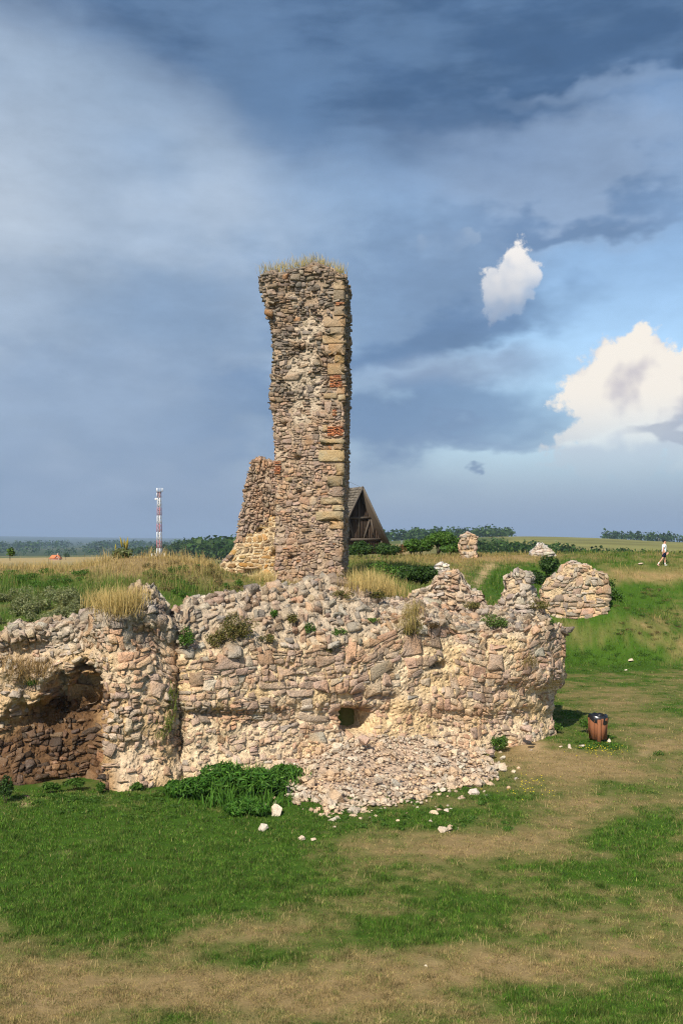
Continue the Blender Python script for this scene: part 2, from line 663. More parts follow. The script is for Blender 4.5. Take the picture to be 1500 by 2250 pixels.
def tps_eval(fit, Q):
    X, w = fit
    out = np.empty(len(Q))
    for i in range(0, len(Q), 20000):
        q = Q[i:i + 20000]
        r2 = ((q[:, None] - X[None]) ** 2).sum(-1)
        k = 0.5 * r2 * np.log(r2 + 1e-12)
        out[i:i + 20000] = k @ w[:-3] + w[-3] + q @ w[-2:]
    return out


# near, inside the curtain wall and up the bank: (px, py, distance)
NEAR_PTS = [
    (-250, 1395, 27), (0, 1392, 28), (120, 1380, 28), (-250, 1310, 33), (0, 1305, 33), (120, 1305, 33), (-250, 1250, 40), (0, 1250, 40), (140, 1268, 40), (90, 1262, 40),
    (270, 1226, 39), (300, 1290, 31), (240, 1310, 30), (200, 1260, 36), (400, 1330, 30), (430, 1300, 33), (400, 1260, 37), (470, 1249, 41), (520, 1266, 41),
    (600, 1284, 40), (680, 1288, 38), (750, 1284, 40), (560, 1300, 34), (700, 1300, 33), (800, 1300, 35), (690, 1275, 45), (600, 1262, 48), (450, 1247, 47),
    (820, 1272, 41), (880, 1300, 38), (900, 1290, 43), (960, 1300, 40), (850, 1240, 54), (930, 1246, 56), (790, 1236, 60), (850, 1226, 66),
    (1000, 1232, 62), (1060, 1226, 63), (1060, 1280, 52), (1040, 1305, 45), (1120, 1310, 46), (1130, 1228, 63), (1230, 1240, 61), (1170, 1330, 47),
    (1200, 1395, 48.5), (1250, 1388, 50.5), (1300, 1378, 50.6), (1345, 1335, 51.2), (1380, 1330, 53.0), (1320, 1420, 49.8), (1290, 1246, 60), (1290, 1300, 56.5), (1370, 1246, 60), (1458, 1246, 60), (1600, 1244, 60), (1800, 1244, 60), (1400, 1352, 54.5),
    (1500, 1345, 54.5), (1650, 1345, 54), (1300, 1458, 49.5), (1400, 1462, 49), (1500, 1464, 48.5), (1700, 1466, 48), (1900, 1466, 48),
    (-250, 1276, 55), (0, 1278, 55), (250, 1270, 55), (500, 1256, 58), (760, 1224, 72), (900, 1224, 75), (1050, 1235, 78), (1250, 1248, 78), (1450, 1255, 78), (1800, 1255, 78),
]
_np = np.array([P(*a) for a in NEAR_PTS])
FIT_NEAR = tps_fit(_np[:, :2] / 10.0, _np[:, 2], 2e-3)
FAR_PTS = []
for (px, rows) in ((-1200, ((80, 2), (250, -5), (700, -5), (1200, -8), (2500, -8), (6000, 14), (9500, 55))),
                   (0, ((80, 2), (250, -5), (700, -5), (1200, -9), (2500, -8), (6000, 16), (9500, 62))),
                   (300, ((80, 2.5), (250, -4), (700, -4), (1200, -8), (2500, -6), (6000, 12), (9500, 48))),
                   (520, ((80, 3), (250, -3), (700, -1), (1200, -6), (2500, -4), (6000, 10), (9500, 40))),
                   (850, ((80, 4.2), (250, 2.5), (500, 5), (700, 6.5), (1200, 4), (2500, 0), (6000, 4), (9500, 10))),
                   (1130, ((80, 3.4), (180, 0.5), (400, 4), (900, 10.6), (1300, 6), (2500, -2), (6000, 2), (9500, 8))),
                   (1320, ((80, 3.2), (180, 0.5), (400, 3.8), (900, 9.0), (1300, 5), (2500, -2), (6000, 2), (9500, 8))),
                   (1500, ((80, 3.2), (180, 0.5), (400, 3.0), (900, 5.6), (1300, 4), (2500, -2), (6000, 2), (9500, 8))),
                   (2700, ((80, 3), (180, 0.5), (400, 2), (900, 4), (2500, -4), (6000, 5), (9500, 20)))):
    for d_, z_ in rows:
        FAR_PTS.append((px / 500.0, math.log(d_) * 1.2, z_))
_fp = np.array(FAR_PTS)
FIT_FAR = tps_fit(_fp[:, :2], _fp[:, 2], 1e-3)

# line that parts the lawn from the raised ground: back of the walls, then the foot of the bank
CHAIN = np.array([(-60, 24.0), (-16, 25.6), (-11.5, 25.9), (-6.9, 26.5), (-5.4, 25.6), (-4.2, 25.9), (5.4, 30.4), (6.6, 32.0), (8.4, 39.0), (10.2, 45.5), (11.6, 48.2), (20, 48.2), (40, 47.5), (200, 47)])
CH_W = np.array([0.8] * 6 + [0.9, 1.4, 2.4, 2.6, 2.6, 2.6, 2.6])


def chain_dist(x, y):
    """signed distance (positive beyond the line) and blend width"""
    best = np.full(x.shape, 1e9)
    sg = np.zeros(x.shape)
    wd = np.ones(x.shape)
    for i in range(len(CHAIN) - 1):
        a, b = CHAIN[i], CHAIN[i + 1]
        ab = b - a
        L2 = ab @ ab
        t = np.clip(((x - a[0]) * ab[0] + (y - a[1]) * ab[1]) / L2, 0, 1)
        dx = x - (a[0] + t * ab[0])
        dy = y - (a[1] + t * ab[1])
        d = np.hypot(dx, dy)
        s = ab[0] * (y - a[1]) - ab[1] * (x - a[0])
        m = d < best
        best = np.where(m, d, best)
        sg = np.where(m, np.where(s > 0, 1.0, -1.0), sg)
        wd = np.where(m, CH_W[i], wd)
    return best * sg, wd


def height(x, y):
    x = np.asarray(x, float)
    y = np.asarray(y, float)
    shp = x.shape
    x, y = x.ravel(), y.ravel()
    lawn = 0.05 * fbm2(x, y, 0.25, 3, 1) + 0.025 * fbm2(x, y, 1.1, 3, 2)
    q = np.c_[x, y] / 10.0
    near = tps_eval(FIT_NEAR, np.c_[np.clip(x, -38, 45), np.clip(y, 20, 85)] / 10.0)
    near = np.maximum(near, -0.2) + 0.10 * fbm2(x, y, 0.45, 4, 3)
    sd, wd = chain_dist(x, y)
    m = sstep(sd, 0.0, wd)
    h = lawn * (1 - m) + near * m
    yy = np.maximum(y, 1.0)
    pxn = np.clip((750 + F * x / yy), -1500, 3000) / 500.0
    dist = np.clip(np.hypot(x, y), 60, 9800)
    far = tps_eval(FIT_FAR, np.c_[pxn, np.log(dist) * 1.2])
    far = far + 0.25 * fbm2(x, y, 0.02, 3, 4) * np.clip(dist / 150, 0, 2)
    k = sstep(np.hypot(x, y), 66, 84)
    h = h * (1 - k) + far * k
    back = sstep(-y, -4.0, 10.0)
    h = h * (1 - back) + 0.0 * back
    return h.reshape(shp)


def H1(x, y):
    return float(height(np.array([x]), np.array([y]))[0])


# colour fields: (px, py, rx, ry, weight), dryness > 0 is straw, < 0 is green
DRY = [
    (120, 1880, 420, 130, -1.3), (450, 1830, 300, 80, -0.9), (620, 1960, 180, 60, -0.35), (250, 2000, 260, 50, -0.6),
    (560, 2040, 200, 30, 0.45), (120, 2130, 280, 40, 0.75), (60, 2210, 300, 60, 0.7), (400, 2170, 300, 45, 0.55), (620, 2180, 260, 40, 0.6), (520, 2120, 130, 25, -0.35),
    (800, 1880, 120, 40, 0.45), (900, 1850, 160, 45, 0.55), (1120, 1860, 140, 36, 1.0), (1250, 1780, 90, 50, 1.0), (1330, 1690, 140, 30, 0.7), (1450, 1640, 100, 30, 0.6),
    (1190, 1690, 90, 40, 0.9), (1150, 1650, 60, 22, 1.0), (1450, 1860, 160, 60, -0.75), (1420, 1940, 160, 35, 0.05), (1300, 1900, 140, 35, -0.35), (1100, 1985, 220, 60, -0.65), (900, 2040, 140, 40, -0.45),
    (1150, 2110, 320, 45, 0.7), (900, 2150, 200, 50, 0.55), (1420, 2200, 180, 50, -0.6), (1480, 1990, 60, 30, 0.4), (1350, 2060, 200, 22, 0.2),
    (1000, 1800, 260, 40, -0.8), (700, 1830, 120, 30, -0.4), (1180, 1740, 90, 28, -0.7), (1330, 1640, 60, 22, -1.0), (1240, 1590, 50, 40, -0.5), (1450, 1560, 80, 20, -0.4), (1350, 1580, 120, 26, 0.15),
    (1350, 1530, 140, 16, 0.5), (1300, 1500, 100, 14, -0.1), (1350, 1450, 150, 24, -1.0), (1300, 1400, 60, 22, 0.35), (1420, 1370, 60, 26, 0.5), (1450, 1300, 120, 30, -0.2), (1420, 1265, 150, 16, 0.75), (1400, 1320, 50, 40, -0.5), (1480, 1420, 60, 40, 0.2),
    (1390, 1350, 190, 120, -0.55), (1120, 1275, 120, 45, -0.5), (1310, 1300, 40, 60, -0.5), (1450, 1420, 60, 16, 0.45), (1260, 1420, 40, 14, 0.3), (1400, 1268, 90, 14, 0.5),
    # raised ground
    (90, 1245, 260, 18, 1.6), (270, 1230, 120, 22, 1.2), (60, 1290, 150, 18, -0.7), (150, 1270, 90, 16, -0.5), (60, 1350, 180, 40, -0.5), (390, 1260, 120, 30, 0.35), (450, 1235, 120, 14, 1.2), (400, 1310, 60, 30, -0.5), (680, 1290, 120, 20, 0.8),
    (850, 1280, 90, 40, -0.3), (1110, 1290, 80, 34, -1.3), (1020, 1245, 60, 14, 0.6), (1010, 1280, 40, 30, 0.6), (1120, 1228, 170, 10, 1.2), (900, 1232, 90, 10, 0.5), (1240, 1260, 60, 30, -0.9),
]
DIRT = [(1270, 1785, 70, 26, 0.22), (1140, 1858, 90, 20, 0.24), (1340, 1692, 90, 14, 0.2), (1450, 1642, 60, 12, 0.2), (900, 1870, 80, 16, 0.25), (80, 2190, 160, 30, 0.25), (640, 2180, 160, 20, 0.25), (1150, 2115, 200, 22, 0.28), (1165, 1640, 34, 10, 0.9), (1180, 1665, 50, 20, 0.4), (1215, 1655, 40, 14, 0.3), (1075, 1245, 16, 12, 0.9), (1062, 1262, 13, 10, 0.9), (1050, 1280, 14, 12, 0.9), (820, 1228, 60, 5, 1.0), (1300, 1650, 40, 8, 0.2),
        (60, 1768, 26, 8, 1.0), (290, 1730, 40, 12, 0.5), (1420, 1658, 26, 8, 0.6), (1010, 1270, 26, 20, 0.35), (1400, 1590, 60, 8, 0.3)]


def field(lst, px, py):
    t = np.zeros(px.shape)
    for (a, b, rx, ry, w) in lst:
        t += w * np.exp(-(((px - a) / rx) ** 2 + ((py - b) / ry) ** 2))
    return t


G_GREEN = np.array((0.086, 0.178, 0.014))
G_DEEP = np.array((0.036, 0.110, 0.009))
G_DRY = np.array((0.33, 0.245, 0.110))
G_GOLD = np.array((0.43, 0.30, 0.115))
G_DIRT = np.array((0.43, 0.31, 0.175))


def ground_state(x, y, z):
    px, py = proj(np.stack([x, y, z], -1))
    d = field(DRY, px, py)
    nz = fbm(np.stack([x * 0.55, y * 0.9, x * 0], -1), 1.0, 4, 9) * 0.70 + fbm2(x, y, 3.0, 3, 12) * 0.45
    dry = np.clip(0.40 + 0.66 * d + nz, 0, 1)
    dirt = np.clip(field(DIRT, px, py) + 0.5 * fbm2(x, y, 1.5, 3, 14) - 0.18, 0, 1)
    return dry, dirt, px, py


def far_color(x, y, z):
    """cover of the land beyond the castle hill"""
    d = np.hypot(x, y)
    px, py = proj(np.stack([x, y, z], -1))
    n = fbm2(x, y, 0.004, 4, 21)
    c = np.tile(np.array((0.13, 0.135, 0.045)), (len(x), 1))
    tan = np.array((0.30, 0.235, 0.10))
    grn = np.array((0.075, 0.105, 0.03))
    t = sstep(n, -0.12, 0.25)[:, None]
    c = c * (1 - t) + grn * t
    # strips of stubble
    strip = sstep(np.sin(np.log(np.maximum(d, 10)) * 9.0 + px * 0.004 + 3 * n), 0.25, 0.7)[:, None]
    c = c * (1 - 0.55 * strip) + tan * 0.55 * strip
    fst = (sstep(px, 700, 560) * sstep(d, 980, 1150))[:, None] * (0.72 + 0.28 * sstep(n, 0.12, -0.05))[:, None]
    c = c * (1 - fst) + np.array((0.050, 0.072, 0.028)) * fst
    left = sstep(px, 620, 480) * sstep(d, 300, 600) * sstep(d, 900, 760)
    c = c * (1 - left[:, None]) + np.array((0.36, 0.27, 0.12)) * left[:, None]
    rgt = sstep(px, 1080, 1140) * sstep(d, 330, 420) * sstep(d, 980, 900)
    fc = np.array((0.19, 0.185, 0.06)) * (1 + 0.5 * fbm2(x, y, 0.02, 3, 22))[:, None]
    edge = sstep(d, 760, 860)[:, None]
    fc = fc * (1 - 0.5 * edge) + np.array((0.30, 0.20, 0.10)) * 0.5 * edge
    c = c * (1 - rgt[:, None]) + fc * rgt[:, None]
    mid = np.exp(-(((px - 885) / 45) ** 2)) * sstep(d, 160, 220) * sstep(d, 520, 400)
    c = c * (1 - mid[:, None]) + np.array((0.33, 0.24, 0.11)) * mid[:, None]
    return c


def build_ground():
    ang = np.concatenate([np.linspace(-180, -30, 40)[:-1], np.linspace(-30, -20.5, 40)[:-1], np.linspace(-20.5, 20.5, 340)[:-1], np.linspace(20.5, 30, 40)[:-1], np.linspace(30, 180, 40)[:-1]])
    a = np.radians(ang)
    r = np.concatenate([np.geomspace(0.4, 10.5, 14)[:-1], np.geomspace(10.5, 34, 150)[:-1], np.geomspace(34, 90, 170)[:-1], np.geomspace(90, 1300, 110)[:-1], np.geomspace(1300, 9800, 60)])
    A, Rr = np.meshgrid(a, r)
    X, Y = Rr * np.sin(A), Rr * np.cos(A)
    Z = height(X, Y)
    n, mth = X.shape
    V = np.stack([X, Y, Z], -1).reshape(-1, 3)
    i = np.arange(n - 1)[:, None] * mth
    j = np.arange(mth)[None]
    j2 = (j + 1) % mth
    Fq = np.stack([i + j, i + j2, i + mth + j2, i + mth + j], -1).reshape(-1, 4)[:, ::-1]
    x, y, z = V.T
    dry, dirt, px, py = ground_state(x, y, z)
    soil_g = np.array((0.045, 0.095, 0.012))
    soil_d = np.array((0.25, 0.180, 0.085))
    c = soil_g * (1 - dry[:, None]) + soil_d * dry[:, None]
    c = c * (1 - dirt[:, None]) + G_DIRT * dirt[:, None]
    fr = sstep(np.hypot(x, y), 70, 110)[:, None]
    c = c * (1 - fr) + far_color(x, y, z) * fr
    me = mesh_arrays('ground', V, Fq, M_GROUND, c, True)
    return tag(obj('ground', me), 'grassy castle ground falling away to distant fields', None, None, 'structure')


build_ground()

# ------------------------------------------------------------------ masonry
class Surf:
    """a grid of points over (s, t) in metres, with outward normals"""
    def __init__(self, Pg, s, t, closed=False):
        self.P, self.s, self.t, self.closed = Pg, s, t, closed
        if closed:
            ds = np.roll(Pg, -1, 0) - np.roll(Pg, 1, 0)
        else:
            ds = np.gradient(Pg, axis=0)
        dt = np.gradient(Pg, axis=1)
        N = np.cross(ds, dt)
        ln = np.linalg.norm(N, axis=-1, keepdims=True)
        self.N = N / np.maximum(ln, 1e-9)

    def smooth_normals(self, k=3):
        N = self.N
        for _ in range(k):
            if self.closed:
                N = (N + np.roll(N, 1, 0) + np.roll(N, -1, 0))
            else:
                Np = np.pad(N, ((1, 1), (0, 0), (0, 0)), 'edge')
                N = Np[1:-1] + Np[:-2] + Np[2:]
            Np = np.pad(N, ((0, 0), (1, 1), (0, 0)), 'edge')
            N = Np[:, 1:-1] + Np[:, :-2] + Np[:, 2:]
            N = N / np.maximum(np.linalg.norm(N, axis=-1, keepdims=True), 1e-9)
        self.N = N
        return self

    def at(self, st):
        s, t = st[:, 0], st[:, 1]
        ns, nt = len(self.s), len(self.t)
        if self.closed:
            Ls = self.s[-1] + (self.s[1] - self.s[0])
            fs = (s % Ls) / Ls * ns
        else:
            fs = np.clip(np.interp(s, self.s, np.arange(ns)), 0, ns - 1.001)
        ft = np.clip(np.interp(t, self.t, np.arange(nt)), 0, nt - 1.001)
        i, j = np.floor(fs).astype(int), np.floor(ft).astype(int)
        a, b = (fs - i)[:, None], (ft - j)[:, None]
        i2 = (i + 1) % ns if self.closed else i + 1
        i = i % ns

        def g(A):
            return A[i, j] * (1 - a) * (1 - b) + A[i2, j] * a * (1 - b) + A[i, j + 1] * (1 - a) * b + A[i2, j + 1] * a * b
        n = g(self.N)
        return g(self.P), n / np.maximum(np.linalg.norm(n, axis=1, keepdims=True), 1e-9)

    def mesh(self, name, mat, tint, inset=0.0):
        ns, nt = len(self.s), len(self.t)
        V = self.P.reshape(-1, 3) - self.N.reshape(-1, 3) * np.reshape(inset, (-1, 1))
        i = np.arange(ns if self.closed else ns - 1)[:, None]
        j = np.arange(nt - 1)[None]
        i2 = (i + 1) % ns
        Fq = np.stack([i * nt + j, i2 * nt + j, i2 * nt + j + 1, i * nt + j + 1], -1).reshape(-1, 4)
        return mesh_arrays(name, V, Fq, mat, tint, False)


def round_poly(q, cut, maxn, rng):
    n = len(q)
    nx = np.roll(q, -1, 0)
    c = cut * (0.7 + 0.6 * rng.random((n, 1)))
    a = q + (nx - q) * c
    b = q + (nx - q) * (1 - cut * (0.7 + 0.6 * rng.random((n, 1))))
    out = np.stack([a, b], 1).reshape(-1, 2)
    while len(out) > maxn:
        e = np.linalg.norm(np.roll(out, -1, 0) - out, axis=1)
        k = int(np.argmin(e))
        k2 = (k + 1) % len(out)
        out[k] = (out[k] + out[k2]) / 2
        out = np.delete(out, k2, 0)
    return out


def lay_stones(parent, surf, stones, mat, mat_one=None, limit=300, name='stone', rng=RNG):
    """stones: list of dict(poly, proud, tint, deep, flat). The ones that show largest become objects, the rest one part."""
    ST, OFF, info = [], [], []
    for sd in stones:
        q = sd['poly']
        k = len(q)
        c = q.mean(0)
        size = math.sqrt(max(1e-6, 0.5 * abs(np.sum(q[:, 0] * np.roll(q[:, 1], -1) - np.roll(q[:, 0], -1) * q[:, 1]))))
        pr = sd['proud']
        flat = sd.get('flat', 0.5)
        A = q
        B = c + (q - c) * (1 + 0.02 * rng.normal(size=(k, 1)))
        sc = 0.64 + 0.24 * flat
        C = c + (q - c) * np.clip(sc + 0.11 * rng.normal(size=(k, 1)), 0.35, 0.95)
        C = C + rng.normal(size=2) * size * 0.04
        tilt = rng.normal(size=2) * (0.36 - 0.34 * flat) + (0.0, -0.05)
        offA = np.full(k, -sd.get('deep', 0.10))
        offB = pr * (0.40 + 0.42 * flat) + (B - c) @ tilt * 0.8 + rng.normal(size=k) * pr * 0.14
        offC = pr + (C - c) @ tilt + rng.normal(size=k) * pr * (0.34 - 0.26 * flat)
        cc = c + rng.normal(size=2) * size * 0.06
        offc = pr * (1.06 + 0.15 * rng.normal() * (1 - flat))
        ST += [A, B, C, cc[None]]
        OFF += [offA, offB, offC, [offc]]
        info.append((k, size))
    ST = np.concatenate(ST)
    OFF = np.concatenate(OFF)
    pos, nor = surf.at(ST)
    W = pos + nor * OFF[:, None]
    o = 0
    items = []
    for (k, size), sd in zip(info, stones):
        V = W[o:o + 3 * k + 1]
        nr = nor[o + 3 * k]
        o += 3 * k + 1
        i = np.arange(k)
        j = (i + 1) % k
        f = np.concatenate([np.c_[i, j, k + j], np.c_[i, k + j, k + i], np.c_[k + i, k + j, 2 * k + j], np.c_[k + i, 2 * k + j, 2 * k + i], np.c_[2 * k + i, 2 * k + j, np.full(k, 3 * k)]])
        # orientation: polygons run counter-clockwise in (s, t)
        q = sd['poly']
        if np.sum(q[:, 0] * np.roll(q[:, 1], -1) - np.roll(q[:, 0], -1) * q[:, 1]) < 0:
            f = f[:, ::-1]
        c = V.mean(0)
        view = np.array((0, 0, CAMZ)) - c
        dist = np.linalg.norm(view)
        facing = float(nr @ view) / dist
        px, py = proj(c)
        inside = -40 < px < 1540
        items.append([size / dist * math.sqrt(max(facing, 0.0)) * inside, V, f, sd['tint'], c, sd.get('name', name)])
    items.sort(key=lambda a: -a[0])
    solo = [a for a in items if a[5] != name and a[0] > 0]
    rest = [a for a in items if not (a[5] != name and a[0] > 0)]
    lim = min(limit, sum(1 for a in rest if a[0] * F > 3.0))
    for a in solo + rest[:lim]:
        me = mesh_arrays(a[5], a[1] - a[4], a[2], mat_one or mat, np.tile(a[3], (len(a[1]), 1)))
        obj(a[5], me, parent, a[4])
    tail = rest[lim:]
    if tail:
        Vs, Fs, Ts, n = [], [], [], 0
        for a in tail:
            Vs.append(a[1])
            Fs.append(a[2] + n)
            Ts.append(np.tile(a[3], (len(a[1]), 1)))
            n += len(a[1])
        me = mesh_arrays('small_stones', np.concatenate(Vs), np.concatenate(Fs), mat, np.concatenate(Ts))
        tag(obj('small_stones', me, parent), kind='stuff')


def quad_cells(S, T, rfun, rng, h0, w0, wander=0.07):
    """irregular coursed rubble: wavy courses cut again and again into unequal four-sided stones"""
    gs = np.linspace(0, S, max(8, int(S / 0.25)))
    b0 = np.zeros(len(gs)) - 0.05
    Q = []
    row = 0
    lev = -0.05
    while np.min(b0) < T:
        h = h0 * rng.uniform(0.75, 1.3)
        lev += h
        nz = fbm2(gs, np.zeros_like(gs) + row * 3.7, 0.9, 3, 91.0 + row)
        b1 = np.maximum(lev + 0.75 * h * nz, b0 + 0.35 * h)
        x = -rng.random() * w0
        while x < S:
            w = w0 * rng.uniform(0.6, 1.5)
            sl0, sl1 = rng.normal(size=2) * 0.05
            c = []
            for xx, bb in ((x, b0), (x + w, b0), (x + w + sl1, b1), (x + sl0, b1)):
                c.append((xx, np.interp(xx, gs, bb)))
            Q.append(c)
            x += w
        b0 = b1
        row += 1
    Q = np.array(Q)
    done = []
    for _ in range(8):
        if not len(Q):
            break
        cen = Q.mean(1)
        cc = np.clip(cen, (0, 0), (S - 1e-3, T - 1e-3))
        tgt = rfun(cc)
        d1, d2 = Q[:, 2] - Q[:, 0], Q[:, 3] - Q[:, 1]
        area = 0.5 * np.abs(d1[:, 0] * d2[:, 1] - d1[:, 1] * d2[:, 0])
        r = 0.5 * np.sqrt(area)
        nxt = []
        for q, t_, r_ in zip(Q, tgt, r):
            if t_ < 0 and r_ < 0.10:
                continue
            if r_ <= max(t_, 0.06) * 1.22:
                if t_ > 0:
                    done.append((q, r_))
                continue
            w = np.linalg.norm(q[1] - q[0])
            h = np.linalg.norm(q[3] - q[0])
            vert = (w / h > 2.1) or (w / h > 1.25 and rng.random() < 0.6)
            f1 = rng.uniform(0.30, 0.70)
            f2 = np.clip(f1 + rng.normal() * 0.10, 0.2, 0.8)
            if vert:
                a = q[0] + (q[1] - q[0]) * f1
                b = q[3] + (q[2] - q[3]) * f2
                nxt += [[q[0], a, b, q[3]], [a, q[1], q[2], b]]
            else:
                a = q[0] + (q[3] - q[0]) * f1
                b = q[1] + (q[2] - q[1]) * f2
                nxt += [[q[0], q[1], b, a], [a, b, q[2], q[3]]]
        Q = np.array(nxt)
    done += [(q, 0.06) for q in Q]
    return done


def make_layout(surf, S, T, rfun, aniso, tries, spec, rng, gap=0.02, pre_polys=(), maxn=9, noises=(), h0=0.36, w0=0.62, wander=0.10, zcheck=None):
    """spec(pos, st, r, rng, noise values) -> dict(proud, tint, ...) or None"""
    cl = quad_cells(S, T, rfun, rng, h0, w0)
    P4 = np.array([c[0] for c in cl])
    w1 = np.stack([fbm2(P4[..., 0], P4[..., 1], 0.9, 3, 3.0), fbm2(P4[..., 0], P4[..., 1], 0.9, 3, 7.0)], -1)
    w2 = np.stack([fbm2(P4[..., 0], P4[..., 1], 4.0, 2, 5.0), fbm2(P4[..., 0], P4[..., 1], 4.0, 2, 8.0)], -1)
    P4 = P4 + wander * 1.6 * w1 + wander * 0.5 * w2
    cen = P4.mean(1)
    if zcheck is not None:
        pz, _ = surf.at(cen)
        low_ = (cen[:, 1] < zcheck[1]) & (zcheck[0] + cen[:, 1] > pz[:, 2] + 0.10)
        cen[low_, 0] = -9.0
    keep = (cen[:, 0] > 0.01) & (cen[:, 0] < S - 0.01) & (cen[:, 1] > 0) & (cen[:, 1] < T - 0.02)
    for pq in pre_polys:
        a, b = pq['poly'].min(0) - 0.035, pq['poly'].max(0) + 0.035
        keep &= ~((cen[:, 0] > a[0]) & (cen[:, 0] < b[0]) & (cen[:, 1] > a[1]) & (cen[:, 1] < b[1]))
    idx = np.nonzero(keep)[0]
    pos, nor = surf.at(cen)
    NV = [fbm(pos, a, b, c_) for a, b, c_ in noises]
    out = list(pre_polys)
    for k in idx:
        q, r = P4[k], cl[k][1]
        sd = spec(pos[k], cen[k], r, rng, [v[k] for v in NV])
        if sd is None:
            continue
        c = q.mean(0)
        # edge midpoints, knocked in or out
        nx = np.roll(q, -1, 0)
        e = nx - q
        nrm = np.stack([e[:, 1], -e[:, 0]], -1)
        mid = q + e * rng.uniform(0.35, 0.65, (4, 1)) + nrm * rng.normal(size=(4, 1)) * 0.075
        q = q + rng.normal(size=(4, 2)) * r * 0.15
        ro = rng.normal() * 0.09
        q = c + (q - c) @ np.array(((math.cos(ro), math.sin(ro)), (-math.sin(ro), math.cos(ro))))
        cut = sd.get('cut', 0.15)
        a = q + (mid - q) * rng.uniform(0.3, 1.0, (4, 1)) * cut * 2.2
        pm = np.roll(mid, 1, 0)
        b = q + (pm - q) * rng.uniform(0.3, 1.0, (4, 1)) * cut * 2.2
        poly = np.stack([b, a, mid], 1).reshape(-1, 2)
        g = sd.get('gap', gap)
        ext = np.maximum((q.max(0) - q.min(0)) / 2, 0.03)
        poly = c + (poly - c) * np.maximum(0.5, 1 - g / ext) * rng.uniform(0.86, 1.06)
        if len(poly) > maxn:
            drop = rng.permutation(4)[:len(poly) - maxn] * 3 + 2
            poly = np.delete(poly, drop, 0)
        sd['poly'] = poly
        out.append(sd)
    return out


def jit(c, rng, v=0.12, h=0.018):
    f = 1 + v * rng.normal()
    c = np.array(c) * f * (1 + h * rng.normal(size=3))
    return np.clip(c, 0.01, 0.85)


TAN_STONES = [(0.47, 0.345, 0.25), (0.44, 0.32, 0.235), (0.50, 0.385, 0.28), (0.40, 0.295, 0.225), (0.49, 0.355, 0.26), (0.53, 0.42, 0.31), (0.35, 0.265, 0.20)]
GREY_STONES = [(0.46, 0.395, 0.32), (0.40, 0.345, 0.28), (0.52, 0.445, 0.36), (0.35, 0.30, 0.25), (0.49, 0.39, 0.29)]
DARK_STONES = [(0.115, 0.075, 0.048), (0.15, 0.095, 0.06), (0.085, 0.062, 0.048), (0.19, 0.12, 0.07)]
TOWER_GREY = [(0.22, 0.185, 0.15), (0.27, 0.22, 0.17), (0.18, 0.155, 0.13), (0.31, 0.245, 0.185), (0.24, 0.195, 0.16)]
TOWER_TAN = [(0.36, 0.265, 0.19), (0.31, 0.235, 0.175), (0.40, 0.30, 0.22), (0.27, 0.21, 0.165), (0.42, 0.30, 0.225), (0.35, 0.26, 0.21)]
OCHRE = [(0.40, 0.265, 0.12), (0.33, 0.22, 0.11), (0.27, 0.19, 0.115), (0.38, 0.275, 0.155), (0.42, 0.25, 0.09), (0.30, 0.23, 0.15)]
BRICK = [(0.40, 0.165, 0.085), (0.34, 0.135, 0.07), (0.44, 0.21, 0.11), (0.40, 0.23, 0.13)]


def pick(lst, rng):
    return lst[int(rng.integers(len(lst)))]


